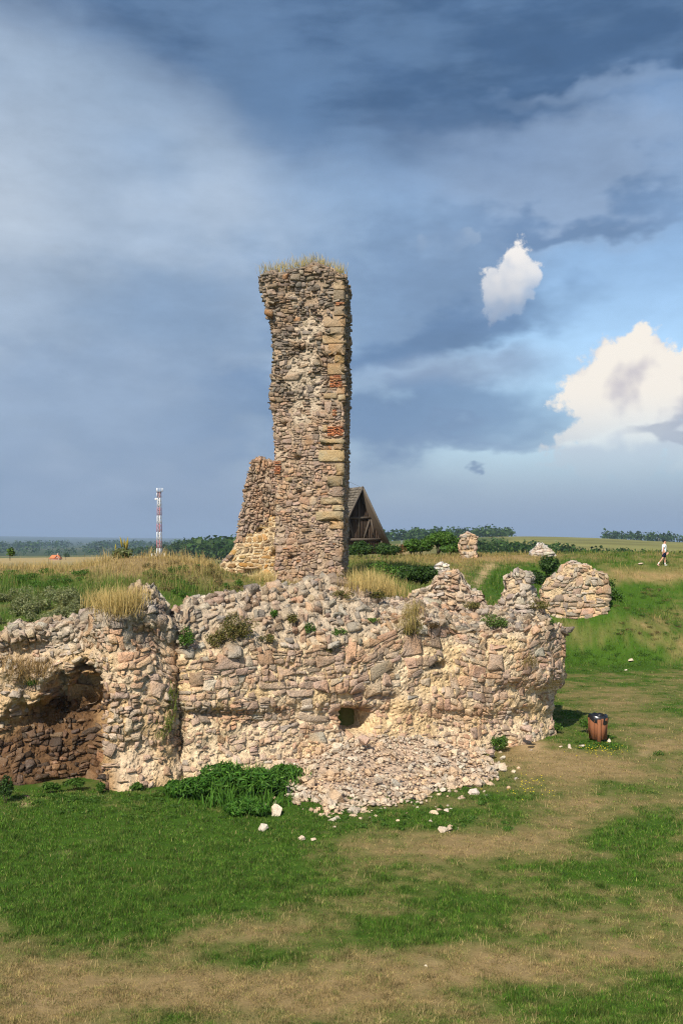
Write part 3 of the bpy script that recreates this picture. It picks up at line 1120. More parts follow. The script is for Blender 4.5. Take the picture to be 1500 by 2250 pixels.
def wall_surface(path, front, ridge, setback, thick, dent, s_step=0.07, amp=0.10, seed=1.0, z0=-0.35, smooth_path=0, cap=False):
    """a ruined wall: front face from z0 to front(s), rubble slope to ridge(s), back face.
    path: plan polyline; front/ridge/setback: functions of (s array, xy array)"""
    path = np.array(path, float)
    for _ in range(smooth_path):
        a = path[:-1] * 0.75 + path[1:] * 0.25
        b = path[:-1] * 0.25 + path[1:] * 0.75
        path = np.concatenate([path[:1], np.stack([a, b], 1).reshape(-1, 2), path[-1:]])
    seg = np.linalg.norm(np.diff(path, axis=0), axis=1)
    cum = np.r_[0, np.cumsum(seg)]
    S = cum[-1]
    ns = int(S / s_step) + 1
    s = np.linspace(0, S, ns)
    xy = np.stack([np.interp(s, cum, path[:, 0]), np.interp(s, cum, path[:, 1])], -1)
    d = np.gradient(xy, axis=0)
    k = 9
    dp = np.pad(d, ((k, k), (0, 0)), 'edge')
    d = np.stack([np.convolve(dp[:, i], np.ones(2 * k + 1), 'valid') for i in range(2)], -1)
    d /= np.linalg.norm(d, axis=1, keepdims=True)
    nin = np.stack([-d[:, 1], d[:, 0]], -1)          # inward (away from the viewer)
    zf, zr, sb = front(s, xy), ridge(s, xy), setback(s, xy)
    n1, n2, n3, n4 = int(np.mean(zf - z0) / 0.075), int(np.mean(np.hypot(sb, zr - zf)) / 0.075) + 3, 14, 18
    T1 = float(np.mean(zf - z0))
    T2 = float(np.mean(np.hypot(sb, zr - zf))) + 0.1
    T3 = 1.0
    t = np.concatenate([np.linspace(0, T1, n1)[:-1], T1 + np.linspace(0, T2, n2)[:-1], T1 + T2 + np.linspace(0, T3, n3)[:-1], T1 + T2 + T3 + np.linspace(0, 3.0, n4)])
    off, z = [], []
    for f in np.linspace(0, 1, n1)[:-1]:
        off.append(np.zeros(ns) + 0.05 * f)
        z.append(z0 + (zf - z0) * f)
    for f in np.linspace(0, 1, n2)[:-1]:
        off.append(0.05 + (sb - 0.05) * f)
        z.append(zf + (zr - zf) * f ** 0.85)
    for f in np.linspace(0, 1, n3)[:-1]:
        off.append(sb + (thick - sb) * f)
        z.append(zr - 0.35 * f * f)
    for f in np.linspace(0, 1, n4):
        off.append(np.zeros(ns) + thick + 0.02)
        z.append((zr - 0.35) * (1 - f) + z0 * f)
    off, z = np.stack(off, 1), np.stack(z, 1)
    if cap:
        off[0] = np.maximum(off[0], thick * 0.98)
        for i_ in range(1, 9):
            off[i_] = np.maximum(off[i_], (thick if i_ < 1 else 0.5) * (1 - i_ / 8.0) ** 2)
    Pg = np.concatenate([xy[:, None] + nin[:, None] * off[..., None], z[..., None]], -1)
    sf = Surf(Pg, s, t)
    base_n = sf.smooth_normals(4).N.copy()
    px, py = proj(Pg)
    isfront = (np.arange(len(t)) < n1 + n2)[None] * np.ones((ns, 1))
    dn = dent(px, py, Pg) * isfront
    nz = amp * fbm(Pg, 1.6, 4, seed) + amp * 0.75 * fbm(Pg, 5.0, 4, seed + 3, 0.6)
    crumb = np.random.default_rng(int(seed * 7)).normal(size=nz.shape) * 0.016
    top = (np.arange(len(t)) >= n1 - 1)[None] * np.ones((ns, 1))
    nz = nz * (1 + 0.9 * top)
    P2 = Pg + base_n * (nz - dn)[..., None]
    # dents go straight into the wall, not along sloping normals
    out = Surf(P2, s, t).smooth_normals(3)
    out.crumb = crumb.ravel()
    return out, S, T1, T2


def gauss(px, py, a, b, rx, ry, p=2.0):
    return np.exp(-((np.abs((px - a) / rx) ** p) + (np.abs((py - b) / ry) ** p)))


def interp_px(pts):
    pts = np.array(pts, float)
    return lambda px: np.interp(px, pts[:, 0], pts[:, 1])


def zfrom(px_of, ycurve, depth_add):
    def f(s, xy):
        px = 750 + F * xy[:, 0] / xy[:, 1]
        py = ycurve(px)
        return CAMZ - (py - HY) / F * (xy[:, 1] + depth_add)
    return f


# ---- the main curtain wall
W0, W1 = np.array((-5.6, 24.3)), np.array((5.85, 29.6))


def on_line(px):
    k = (px - 750) / F
    dv = W1 - W0
    t = (k * W0[1] - W0[0]) / (dv[0] - k * dv[1])
    return W0 + dv * t


def build_main_wall():
    rng = np.random.default_rng(101)
    p0 = on_line(392)
    root = thing('curtain_wall', (float(on_line(780)[0]), float(on_line(780)[1]), 0), 'long pale rubble stone wall with a dark hole, in front of the tall tower', 'wall')
    path = [p0, on_line(500), on_line(700), on_line(900), on_line(1060), on_line(1140), (6.15, 30.0), (6.95, 31.0), (7.15, 32.3)]
    yf = interp_px([(360, 1400), (395, 1452), (450, 1440), (600, 1428), (700, 1420), (800, 1408), (870, 1385), (930, 1362), (985, 1368), (1040, 1398), (1090, 1412), (1140, 1400), (1185, 1385), (1230, 1385)])
    yr = interp_px([(360, 1340), (425, 1338), (432, 1318), (500, 1312), (600, 1296), (700, 1288), (765, 1270), (820, 1278), (880, 1316), (920, 1318), (985, 1322), (1045, 1352), (1090, 1350), (1120, 1335), (1160, 1332), (1190, 1345), (1230, 1372)])
    front = zfrom(None, yf, 0.0)

    def setback(s, xy):
        px = 750 + F * xy[:, 0] / xy[:, 1]
        return np.interp(px, [380, 450, 800, 950, 1100, 1200, 1230], [0.5, 1.1, 1.5, 1.3, 1.1, 0.9, 0.6])

    def ridge(s, xy):
        return np.maximum(zfrom(None, yr, 1.2)(s, xy), front(s, xy) + 0.1)

    def dent(px, py, Pg):
        z = Pg[..., 2]
        d = np.zeros(px.shape)
        wig = 18 * fbm(Pg, 0.9, 3, 31)
        # lost facing in the lower half
        low = sstep(py + wig, 1545, 1580)
        d += 0.16 * low
        band = sstep(px, 690, 760) * sstep(px, 900, 860) * sstep(py + wig, 1510, 1535) * sstep(py, 1600, 1570)
        d += 0.22 * band
        rt = sstep(px + wig, 1040, 1130) * sstep(py + wig * 1.2, 1490, 1525)
        d += (0.26 + 0.12 * sstep(px, 1150, 1200)) * rt
        d += 0.10 * gauss(px, py, 980, 1500, 90, 26)
        d += 0.14 * gauss(px, py, 480, 1570, 120, 9) + 0.12 * gauss(px, py, 570, 1592, 40, 10)
        d += 0.22 * gauss(px, py, 1000, 1395, 26, 30) + 0.20 * gauss(px, py, 440, 1398, 40, 26)
        # the hole and the slot
        hole = np.exp(-((np.abs((px - 793) / 31.0) ** 4) + (np.abs((py - 1588) / 25.0) ** 4)))
        d += 1.5 * hole
        slot = np.exp(-((np.abs((px - 965) / 17.0) ** 6) + (np.abs((py - 1463) / 6.5) ** 6)))
        d += 0.45 * slot
        # the wall foot spreads outward
        d -= 0.22 * sstep(z, 0.9, -0.1)
        # knobbly upper slope
        return d
    sf, S, T1, T2 = wall_surface(path, front, ridge, setback, 2.0, dent, 0.065, 0.085, 2.0, cap=True)
    V = sf.P.reshape(-1, 3)
    px, py = proj(V)
    n = fbm(V, 0.8, 4, 41)[:, None]
    cream = np.array((0.68, 0.545, 0.37))
    sand = np.array((0.66, 0.495, 0.285))
    grey = np.array((0.40, 0.345, 0.275))
    t = sstep(n, -0.15, 0.3)
    c = cream * (1 - t) + sand * t
    up = sstep(V[:, 2], 3.0, 3.6)[:, None]
    c = c * (1 - 0.75 * up) + grey * 0.75 * up
    wig = 18 * fbm(V, 0.9, 3, 31)
    me = sf.mesh('wall_core', M_CORE, c, 0.010 * sstep(py + wig, 1575, 1545) + sf.crumb)
    obj('wall_core', me, root)

    def rfun(c):
        pos, _ = sf.at(c)
        px, py = proj(pos)
        z = pos[:, 2]
        n = fbm(pos, 0.7, 3, 51)
        r = np.where(c[:, 1] < T1, 0.135 + 0.05 * n, 0.085)
        wig = 18 * fbm(pos, 0.9, 3, 31)
        low = py + wig > 1550
        r = np.where(low, 0.085 + 0.03 * n, r)
        rightface = (px > 1080)
        r = np.where(rightface & (c[:, 1] < T1), 0.11 + 0.02 * n, r)
        big = rng.random(len(c))
        r = r * np.where(big > 0.88, 1.75, np.where(big > 0.64, 1.1, np.where(big > 0.32, 0.66, 0.40)))
        r = np.where(c[:, 1] > T1 + T2 + 1.0, 0.22, r)
        hole = (np.abs((px - 793) / 31.0) ** 2 + np.abs((py - 1588) / 25.0) ** 2 < 1.15) | ((np.abs(px - 965) < 17) & (np.abs(py - 1463) < 7))
        r = np.where(hole & (c[:, 1] < T1), -1, r)
        return np.clip(r, -1, 0.27)

    def spec(pos, st, r, g, nv):
        px, py = proj(pos)
        z = pos[2]
        if st[1] > T1 + T2 + 1.0:
            return dict(proud=0.05, tint=jit(pick(TAN_STONES, g), g), gap=0.02)
        nn = nv[0]
        if st[1] > T1 - 0.05:
            if g.random() < 0.42:
                return None
            cc = pick(GREY_STONES if g.random() < 0.6 else TAN_STONES, g)
            return dict(proud=0.03 + 0.09 * g.random() * (0.4 + r / 0.12), tint=jit(np.array(cc) * 0.82, g, 0.18), gap=0.006, flat=0.5, cut=0.10)
        wig = 18 * nv[1]
        if py + wig > 1550:
            if g.random() < 0.30 + 0.5 * max(0, nn * 2):
                return None
            cc = pick(TAN_STONES, g) if g.random() < 0.8 else pick(GREY_STONES, g)
            return dict(proud=0.012 + 0.05 * g.random(), tint=jit(np.array(cc) * 1.02, g, 0.10), gap=0.010, flat=0.6, cut=0.16)
        if px > 860 and nn > 0.10 and g.random() < 0.55:
            return None
        if g.random() < 0.10:
            return None
        cc = pick(TAN_STONES, g) if g.random() < 0.93 else pick(GREY_STONES, g)
        if z > 2.9:
            cc = np.array(cc) * 0.92
        return dict(proud=0.012 + 0.040 * g.random() ** 1.3, tint=jit(cc, g, 0.11), gap=0.003 + 0.009 * g.random(), flat=0.86, cut=0.10)
    st = make_layout(sf, S, T1 + T2 + 3.6, rfun, 1.55, 34000, spec, rng, noises=((0.55, 3, 61), (0.9, 3, 31)))
    lay_stones(root, sf, st, M_STONE, rng=rng)
    # boulders lying in the mouth of the hole and at the foot of the end
    return root


build_main_wall()


# ---- the left curtain wall with its pillar
def build_left_wall():
    rng = np.random.default_rng(202)
    root = thing('broken_wall', (-6.0, 24.6, 0), 'broken stone wall and pillar with a dark brown hollow, beside tall grass', 'wall')
    path = [(-14.5, 24.9), (-11.5, 24.9), (-9.0, 25.1), (-7.2, 25.5), (-6.35, 25.55), (-6.05, 24.9), (-5.85, 24.3), (-5.3, 24.3), (-4.75, 24.62), (-4.3, 24.85), (-4.1, 25.5), (-3.95, 26.4)]
    yf = interp_px([(-300, 1420), (0, 1402), (100, 1385), (200, 1362), (225, 1352), (300, 1350), (340, 1345), (375, 1375), (420, 1400)])
    yr = interp_px([(-300, 1400), (0, 1385), (60, 1375), (120, 1360), (190, 1345), (200, 1312), (215, 1320), (260, 1322), (300, 1300), (320, 1282), (360, 1280), (385, 1290), (410, 1340), (430, 1350)])
    front = zfrom(None, yf, 0.0)

    def setback(s, xy):
        px = 750 + F * xy[:, 0] / xy[:, 1]
        return np.interp(px, [-300, 0, 190, 230, 330, 420], [0.5, 0.5, 0.55, 0.7, 0.75, 0.6])

    def ridge(s, xy):
        return np.maximum(zfrom(None, yr, 1.0)(s, xy), front(s, xy) + 0.08)
    bnd = interp_px([(-300, 1600), (0, 1570), (60, 1548), (120, 1500), (160, 1478), (212, 1460), (235, 1480)])

    def dent(px, py, Pg):
        z = Pg[..., 2]
        wig = 34 * fbm(Pg, 1.1, 3, 33) + 26 * fbm(Pg, 3.5, 3, 36)
        b = bnd(px)
        below = sstep(py + wig, b - 14, b + 44)
        fall = np.exp(-np.clip(py - b - 20, 0, 400) / np.interp(px, [0, 120, 200], [55.0, 85.0, 120.0]))
        dep = np.interp(px, [-300, 0, 90, 140, 172, 205, 217, 224], [0.15, 0.34, 0.85, 1.5, 1.9, 1.6, 0.7, 0.0])
        d = dep * below * (0.12 + 0.88 * fall)
        d += 0.34 * fbm(Pg, 1.0, 5, 38, 0.6) * sstep(px, 235, 200)
        # pillar: shadowed flank at its right, crack to the main wall
        d += 0.25 * gauss(px, py, 362, 1420, 22, 60)
        d += 0.35 * gauss(px, py, 320, 1395, 26, 22)
        d -= 0.18 * gauss(px, py, 60, 1395, 200, 16)
        d -= 0.12 * gauss(px, py, 250, 1365, 40, 18)
        d += 0.18 * gauss(px, py, 300, 1650, 70, 60)
        d -= 0.55 * sstep(z, 1.5, -0.1) * sstep(px, 240, 150)
        d -= 0.20 * sstep(z, 0.8, -0.1) * sstep(px, 230, 260)
        return d
    sf, S, T1, T2 = wall_surface(path, front, ridge, setback, 1.0, dent, 0.065, 0.10, 4.0, smooth_path=1)
    V = sf.P.reshape(-1, 3)
    px, py = proj(V)
    n = fbm(V, 0.8, 4, 43)
    cream = np.array((0.60, 0.475, 0.33))
    sand = np.array((0.58, 0.42, 0.24))
    grey = np.array((0.41, 0.365, 0.305))
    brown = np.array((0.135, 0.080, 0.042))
    t = sstep(n, -0.15, 0.3)[:, None]
    c = cream * (1 - t) + sand * t
    up = sstep(V[:, 2], 3.0, 3.7)[:, None]
    c = c * (1 - 0.8 * up) + grey * 0.8 * up

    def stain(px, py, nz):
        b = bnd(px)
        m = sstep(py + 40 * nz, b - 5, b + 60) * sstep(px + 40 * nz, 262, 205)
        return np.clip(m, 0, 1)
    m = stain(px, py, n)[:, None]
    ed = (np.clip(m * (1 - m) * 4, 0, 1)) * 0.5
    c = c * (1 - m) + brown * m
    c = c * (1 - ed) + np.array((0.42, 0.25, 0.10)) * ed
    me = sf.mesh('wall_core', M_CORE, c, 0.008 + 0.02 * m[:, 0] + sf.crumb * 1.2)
    obj('wall_core', me, root)

    def rfun(c):
        pos, _ = sf.at(c)
        px, py = proj(pos)
        n = fbm(pos, 0.7, 3, 53)
        r = np.where(c[:, 1] < T1, 0.090 + 0.03 * n, 0.09)
        big = rng.random(len(c))
        r = r * np.where(big > 0.88, 1.6, np.where(big > 0.60, 1.05, np.where(big > 0.3, 0.66, 0.42)))
        bz = bnd(px)
        r = np.where((px < 225) & (py > bz) & (c[:, 1] < T1), r * 0.78, r)
        r = np.where(c[:, 1] > T1 + T2 + 1.0, 0.22, r)
        return np.clip(r, -1, 0.26)

    def spec(pos, st, r, g, nv):
        px, py = proj(pos)
        if st[1] > T1 + T2 + 1.0:
            return dict(proud=0.05, tint=jit(pick(TAN_STONES, g), g), gap=0.02)
        nn = nv[0]
        sm = float(stain(np.array([px]), np.array([py]), np.array([nn]))[0])
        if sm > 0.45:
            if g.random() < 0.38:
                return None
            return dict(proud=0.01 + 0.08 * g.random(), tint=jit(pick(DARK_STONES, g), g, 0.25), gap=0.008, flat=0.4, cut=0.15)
        if st[1] > T1 - 0.3:
            if g.random() < 0.30:
                return None
            return dict(proud=0.03 + 0.09 * g.random(), tint=jit(np.array(pick(GREY_STONES, g)) * 0.84, g, 0.17), gap=0.006, flat=0.5, cut=0.10)
        if px < 215:
            if g.random() < 0.58:
                return None
            return dict(proud=0.015 + 0.05 * g.random(), tint=jit(pick(GREY_STONES if g.random() < 0.6 else TAN_STONES, g), g, 0.10), gap=0.010, flat=0.5, cut=0.12)
        if g.random() < 0.34 + (0.35 if py > 1640 else 0):
            return None
        return dict(proud=0.02 + 0.06 * g.random(), tint=jit(pick(TAN_STONES, g), g, 0.10), gap=0.009, flat=0.6, cut=0.13)
    st = make_layout(sf, S, T1 + T2 + 3.6, rfun, 1.5, 30000, spec, rng, noises=((0.8, 4, 43),))
    lay_stones(root, sf, st, M_STONE, rng=rng)
    return root


build_left_wall()


# ---- upright ruins: a block with its own left and right outline
def block_surface(cx_of, right_of, left_of, z0, ztop, ydist, depth, rot, step, amp, seed, dent=None, cap=0.25, edge=0.10, edge_r=1.0):
    """left_of/right_of: x at the front plane as functions of z; ztop: function of fraction across (0 left, 1 right)"""
    nf = max(8, int((right_of(z0 + 1) - left_of(z0 + 1)) / step))
    nd = max(6, int(depth / step))
    fr = []                                      # (across fraction, depth fraction), anticlockwise seen from above: front left->right ...
    fr += [(i / nf, 0.0) for i in range(nf)]
    fr += [(1.0, j / nd) for j in range(nd)]
    fr += [(1.0 - i / nf, 1.0) for i in range(nf)]
    fr += [(0.0, 1.0 - j / nd) for j in range(nd)]
    fr = np.array(fr)
    a, b = fr.T
    zt = ztop(a, b) + 0.10 * fbm(np.stack([a * 4, b * 3, a * 0 + seed], -1), 1.3, 3, seed)
    Hh = float(np.max(zt) - z0)
    nz = int(Hh / step)
    nc = 7
    rows = []
    for v in np.linspace(0, 1, nz):
        z = np.minimum(z0 + v * Hh, zt)
        xl, xr = left_of(z), right_of(z)
        zz = np.stack([z * 0 + 3.3, b * 1.7, z], -1)
        xl = xl - edge * (fbm(zz, 1.6, 3, seed + 11) * 1.3 + 0.5 * fbm(zz, 6.0, 2, seed + 12))
        xr = xr + edge * (fbm(zz, 1.7, 3, seed + 13) * 1.3 + 0.5 * fbm(zz, 6.0, 2, seed + 14)) * edge_r
        rows.append(np.stack([xl + (xr - xl) * a, ydist + depth * b, z], -1))
    topr = rows[-1]
    cen = topr.mean(0)
    for k in range(1, nc + 1):
        f = k / nc
        q = topr.copy()
        lx = topr[:, 0] + (cen[0] - topr[:, 0]) * 0.35 * f
        q[:, 0] = lx
        nzc = 0.12 * fbm(np.stack([lx * 1.5, q[:, 1] * 1.5, lx * 0 + seed], -1), 1.4, 3, seed + 4)
        q[:, 1] = topr[:, 1] + (cen[1] - topr[:, 1]) * f
        q[:, 2] = topr[:, 2] + cap * (1 - (1 - f) ** 2) + nzc * f
        rows.append(q)
    Pg = np.stack(rows, 1)
    # rotate about the front right corner
    c0 = np.array([right_of(z0), ydist])
    ca, sa = math.cos(rot), math.sin(rot)
    xy = Pg[..., :2] - c0
    Pg = np.concatenate([np.stack([xy[..., 0] * ca - xy[..., 1] * sa, xy[..., 0] * sa + xy[..., 1] * ca], -1) + c0, Pg[..., 2:]], -1)
    wid = float(np.mean(right_of(zt) - left_of(zt)))
    W_ = (right_of(z0 + 1) - left_of(z0 + 1))
    S = 2 * (W_ + depth)
    ns = len(fr)
    # metric s
    ds = np.concatenate([np.full(nf, W_ / nf), np.full(nd, depth / nd), np.full(nf, W_ / nf), np.full(nd, depth / nd)])
    s = np.r_[0, np.cumsum(ds)[:-1]]
    s = np.arange(ns) * S / ns
    t = np.concatenate([np.linspace(0, Hh, nz), Hh + np.arange(1, nc + 1) * (depth / 2 / nc)])
    sf = Surf(Pg, s, t, True)
    bn = sf.smooth_normals(1).N.copy()
    nzv = amp * fbm(Pg, 1.5, 4, seed) + amp * 0.7 * fbm(Pg, 4.5, 3, seed + 2)
    if dent is not None:
        px, py = proj(Pg)
        nzv = nzv - dent(px, py, Pg) * (bn @ np.array((0, -1.0, 0)) > 0.3)
    out = Surf(Pg + bn * nzv[..., None], s, t, True).smooth_normals(1)
    return out, S, float(t[-1]), Hh, nf * S / ns, (nf + nd) * S / ns


def curve_x(pts, d):
    """pts (px, py) -> x at distance d as a function of z"""
    q = np.array([P(a, b, d) for a, b in pts])
    o = np.argsort(q[:, 2])
    return lambda z: np.interp(z, q[o, 2], q[o, 0])


def curve_top(pts, d, x0, x1):
    q = np.array([P(a, b, d) for a, b in pts])
    fr = (q[:, 0] - x0) / (x1 - x0)
    return lambda a, b: np.interp(a, fr, q[:, 2])


TD = 40.0


def build_tower():
    rng = np.random.default_rng(303)
    root = thing('ruined_tower', P(680, 1286, TD), 'tall narrow ruined stone tower with ochre corner blocks and grass on top', 'tower')
    left = curve_x([(568, 560), (568, 600), (571, 625), (577, 650), (582, 665), (585, 690), (597, 694), (598, 740), (600, 790), (596, 830), (591, 860), (592, 890), (600, 925), (603, 1000), (606, 1100), (604, 1200), (600, 1330)], TD)
    right = curve_x([(754.5, 560), (755.5, 800), (754, 1000), (751.5, 1150), (749.5, 1330)], TD)
    z0 = P(700, 1310, TD)[2]
    ztop = curve_top([(566, 604), (585, 600), (620, 597), (660, 590), (690, 582), (715, 588), (740, 600), (757, 606)], TD, P(566, 600, TD)[0], P(757, 600, TD)[0])
    holes = [(608, 640, 5, 4), (692, 638, 6, 5), (660, 766, 9, 5), (717, 782, 9, 4), (659, 1085, 5, 5), (677, 1161, 3, 3), (640, 1225, 5, 4), (655, 1007, 7, 4), (625, 932, 5, 4), (600, 672, 7, 8)]

    def dent(px, py, Pg):
        d = np.zeros(px.shape)
        for a, b, rx, ry in holes:
            d += 0.30 * gauss(px, py, a, b, rx * 1.25, ry * 1.25, 3)
        m = sstep(fbm(Pg, 0.5, 3, 71), -0.1, 0.25) * sstep(py, 920, 860) * sstep(py, 600, 640)
        d += 0.12 * m
        # soft eroded middle of the upper half
        d += 0.10 * gauss(px, py, 672, 830, 45, 110)
        return d
    sf, S, T, Hh, sc, sd2 = block_surface(None, right, left, z0, ztop, TD, 2.5, R(-5.5), 0.075, 0.05, 6.0, dent, 0.30, 0.07, 0.15)
    V = sf.P.reshape(-1, 3)
    px, py = proj(V)
    n = fbm(V, 0.6, 4, 81)
    mort = np.array((0.40, 0.305, 0.215))
    pale = np.array((0.47, 0.395, 0.30))
    dark = np.array((0.22, 0.18, 0.14))
    m1 = (sstep(n + 0.9 * gauss(px, py, 672, 820, 45, 120) + 0.4 * gauss(px, py, 640, 655, 25, 18), 0.25, 0.6))[:, None]
    c = mort * (1 - m1) + pale * m1
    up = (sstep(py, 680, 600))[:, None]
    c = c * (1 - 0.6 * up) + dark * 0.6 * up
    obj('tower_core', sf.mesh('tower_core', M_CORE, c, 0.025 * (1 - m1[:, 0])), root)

    # pixel -> (s, t) on the front face
    zt = float(ztop(np.array([0.9]), 0)[0])

    def to_st(px_, py_):
        z = P(px_, py_, TD)[2]
        x = (px_ - 750) / F * TD
        xl, xr = float(left(z)), float(right(z))
        a = (x - xl) / (xr - xl)
        zt_ = float(ztop(np.array([a]), 0)[0])
        return np.array([min(a, 1.35) * sc, z - z0])
    quo = []
    Z1 = [(945, 1033, 290, 360), (945, 1033, 362, 445), (950, 1033, 495, 576), (872, 1033, 580, 668), (915, 1033, 670, 728), (850, 1033, 731, 803), (903, 1033, 806, 893), (955, 1033, 896, 962), (893, 1033, 965, 1058), (975, 1033, 1163, 1222), (868, 975, 1212, 1256), (985, 1033, 1226, 1270)]
    Z2 = [(875, 1050, 238, 282), (985, 1050, 284, 328), (860, 1050, 330, 428), (932, 1050, 548, 630), (970, 1050, 632, 718), (875, 1044, 722, 780), (975, 1044, 784, 832), (838, 1044, 836, 915), (950, 1044, 918, 985), (1000, 1056, 1150, 1215), (890, 935, 120, 180), (740, 828, 246, 288), (578, 640, 552, 588), (830, 895, 588, 634), (1000, 1050, 440, 545)]
    blocks = [(480 + a / 3.75, 480 + b / 3.75, 540 + c_ / 3.75, 540 + d / 3.75, 0) for a, b, c_, d in Z1] + [(470 + a / 3.75, 470 + b / 3.75, 900 + c_ / 3.75, 900 + d / 3.75, 1) for a, b, c_, d in Z2]
    qcol = [(0.335, 0.255, 0.16), (0.31, 0.225, 0.135), (0.36, 0.285, 0.19), (0.29, 0.225, 0.155)]
    qcol2 = [(0.31, 0.225, 0.16), (0.35, 0.285, 0.18), (0.29, 0.205, 0.15), (0.37, 0.275, 0.165)]
    for (a, b, c_, d, k) in blocks:
        e = 0.6
        pts = [(a + e, d - e), (b - e, d - e), (b - e, c_ + e), (a + e, c_ + e)]
        if b > 748:
            b2 = b + 9       # wraps round the corner
            pts = [(a + e, d - e), (b - 1.5, d - e), (b2, d - e), (b2, c_ + e), (b - 1.5, c_ + e), (a + e, c_ + e)]
        q = np.array([to_st(*p) for p in pts])
        q = round_poly(q, 0.07, 12, rng)
        quo.append(dict(poly=q, proud=0.055, tint=jit(pick(qcol2 if k else qcol, rng), rng, 0.08), flat=1.15, deep=0.12, name='quoin_block'))
    # brick patches
    for (a, b, c_, d, rows, cols) in ((480 + 965 / 3.75, 480 + 1033 / 3.75, 540 + 464 / 3.75, 540 + 490 / 3.75, 3, 2), (480 + 912 / 3.75, 480 + 1030 / 3.75, 540 + 1065 / 3.75, 540 + 1160 / 3.75, 8, 4),
                                      (470 + 935 / 3.75, 470 + 1060 / 3.75, 900 + 138 / 3.75, 900 + 215 / 3.75, 7, 4), (470 + 975 / 3.75, 470 + 1005 / 3.75, 900 + 8 / 3.75, 900 + 50 / 3.75, 4, 1),
                                      (480 + 940 / 3.75, 480 + 975 / 3.75, 540 + 1350 / 3.75, 540 + 1400 / 3.75, 4, 1), (470 + 495 / 3.75, 470 + 545 / 3.75, 900 + 420 / 3.75, 900 + 530 / 3.75, 9, 2)):
        hgt = (d - c_) / rows
        wdt = (b - a) / cols
        for i in range(rows):
            o = 0.5 * wdt * (i % 2)
            for j in range(cols):
                x0 = a + j * wdt + o * (j > 0) + rng.normal() * 0.4
                x1 = a + (j + 1) * wdt + o + rng.normal() * 0.4
                if rng.random() < 0.16:
                    continue
                x1 = min(x1, b + 1.5)
                if x1 - x0 < 2.5:
                    continue
                q = np.array([to_st(x0 + .3, c_ + (i + 0.88) * hgt), to_st(x1 - .4, c_ + (i + 0.88) * hgt), to_st(x1 - .4, c_ + (i + 0.12) * hgt), to_st(x0 + .3, c_ + (i + 0.12) * hgt)])
                quo.append(dict(poly=q, proud=0.05 + 0.03 * rng.random(), tint=jit(pick(BRICK, rng), rng, 0.15), flat=0.85, deep=0.10, name='brick'))

    def rfun(c):
        pos, _ = sf.at(c)
        px, py = proj(pos)
        n = fbm(pos, 0.7, 3, 55)
        r = 0.082 + 0.02 * n
        big = rng.random(len(c))
        r = r * np.where(big > 0.88, 1.7, np.where(big > 0.60, 1.05, np.where(big > 0.3, 0.7, 0.5)))
        # sides and back stay coarser
        side = (c[:, 0] > sc + 2.6) & (c[:, 0] < S - 2.6)
        r = np.where(side, 0.16, r)
        for a, b, rx, ry in holes:
            r = np.where((np.abs(px - a) < rx) & (np.abs(py - b) < ry) & (c[:, 0] < sc), -1, r)
        return np.clip(r, -1, 0.2)

    def spec(pos, st, r, g, nv):
        px, py = proj(pos)
        nn = nv[0]
        er = nn + 0.9 * math.exp(-((px - 672) / 45) ** 2 - ((py - 820) / 120) ** 2)
        if st[0] < sc and er > 0.42 and g.random() < 0.50:
            return None
        if g.random() < 0.13:
            return None
        low = sstep(py + 60 * nn, 850, 940)
        cc = np.array(pick(TOWER_TAN, g)) * low + np.array(pick(TOWER_GREY, g)) * (1 - low)
        if g.random() < 0.006:
            cc = np.array((0.36, 0.21, 0.12))
        pr = 0.02 + 0.10 * g.random() ** 1.6 if py < 900 else 0.014 + 0.055 * g.random() ** 1.5
        return dict(proud=pr, tint=jit(cc, g, 0.14), gap=0.004 + 0.006 * g.random(), flat=0.5, cut=0.2)
    st = make_layout(sf, S, T, rfun, 1.6, 34000, spec, rng, 0.012, quo, h0=0.30, w0=0.5, wander=0.11, zcheck=(z0, Hh), noises=((0.6, 4, 81),))
    lay_stones(root, sf, st, M_TSTONE, rng=rng)
    # the projecting spout stone under the left shoulder
    mb = MB()
    p = P(590, 686, TD)
    mb.hexa([p + np.array(v) for v in ((-0.18, -0.04, -0.02), (0.16, -0.08, -0.22), (0.16, 0.3, -0.22), (-0.18, 0.3, -0.02), (-0.15, -0.03, 0.12), (0.16, -0.06, 0.10), (0.16, 0.3, 0.10), (-0.15, 0.3, 0.12))], (0.30, 0.19, 0.11))
    mb.build('corbel', M_TSTONE, root, loc=p)
    return root


build_tower()


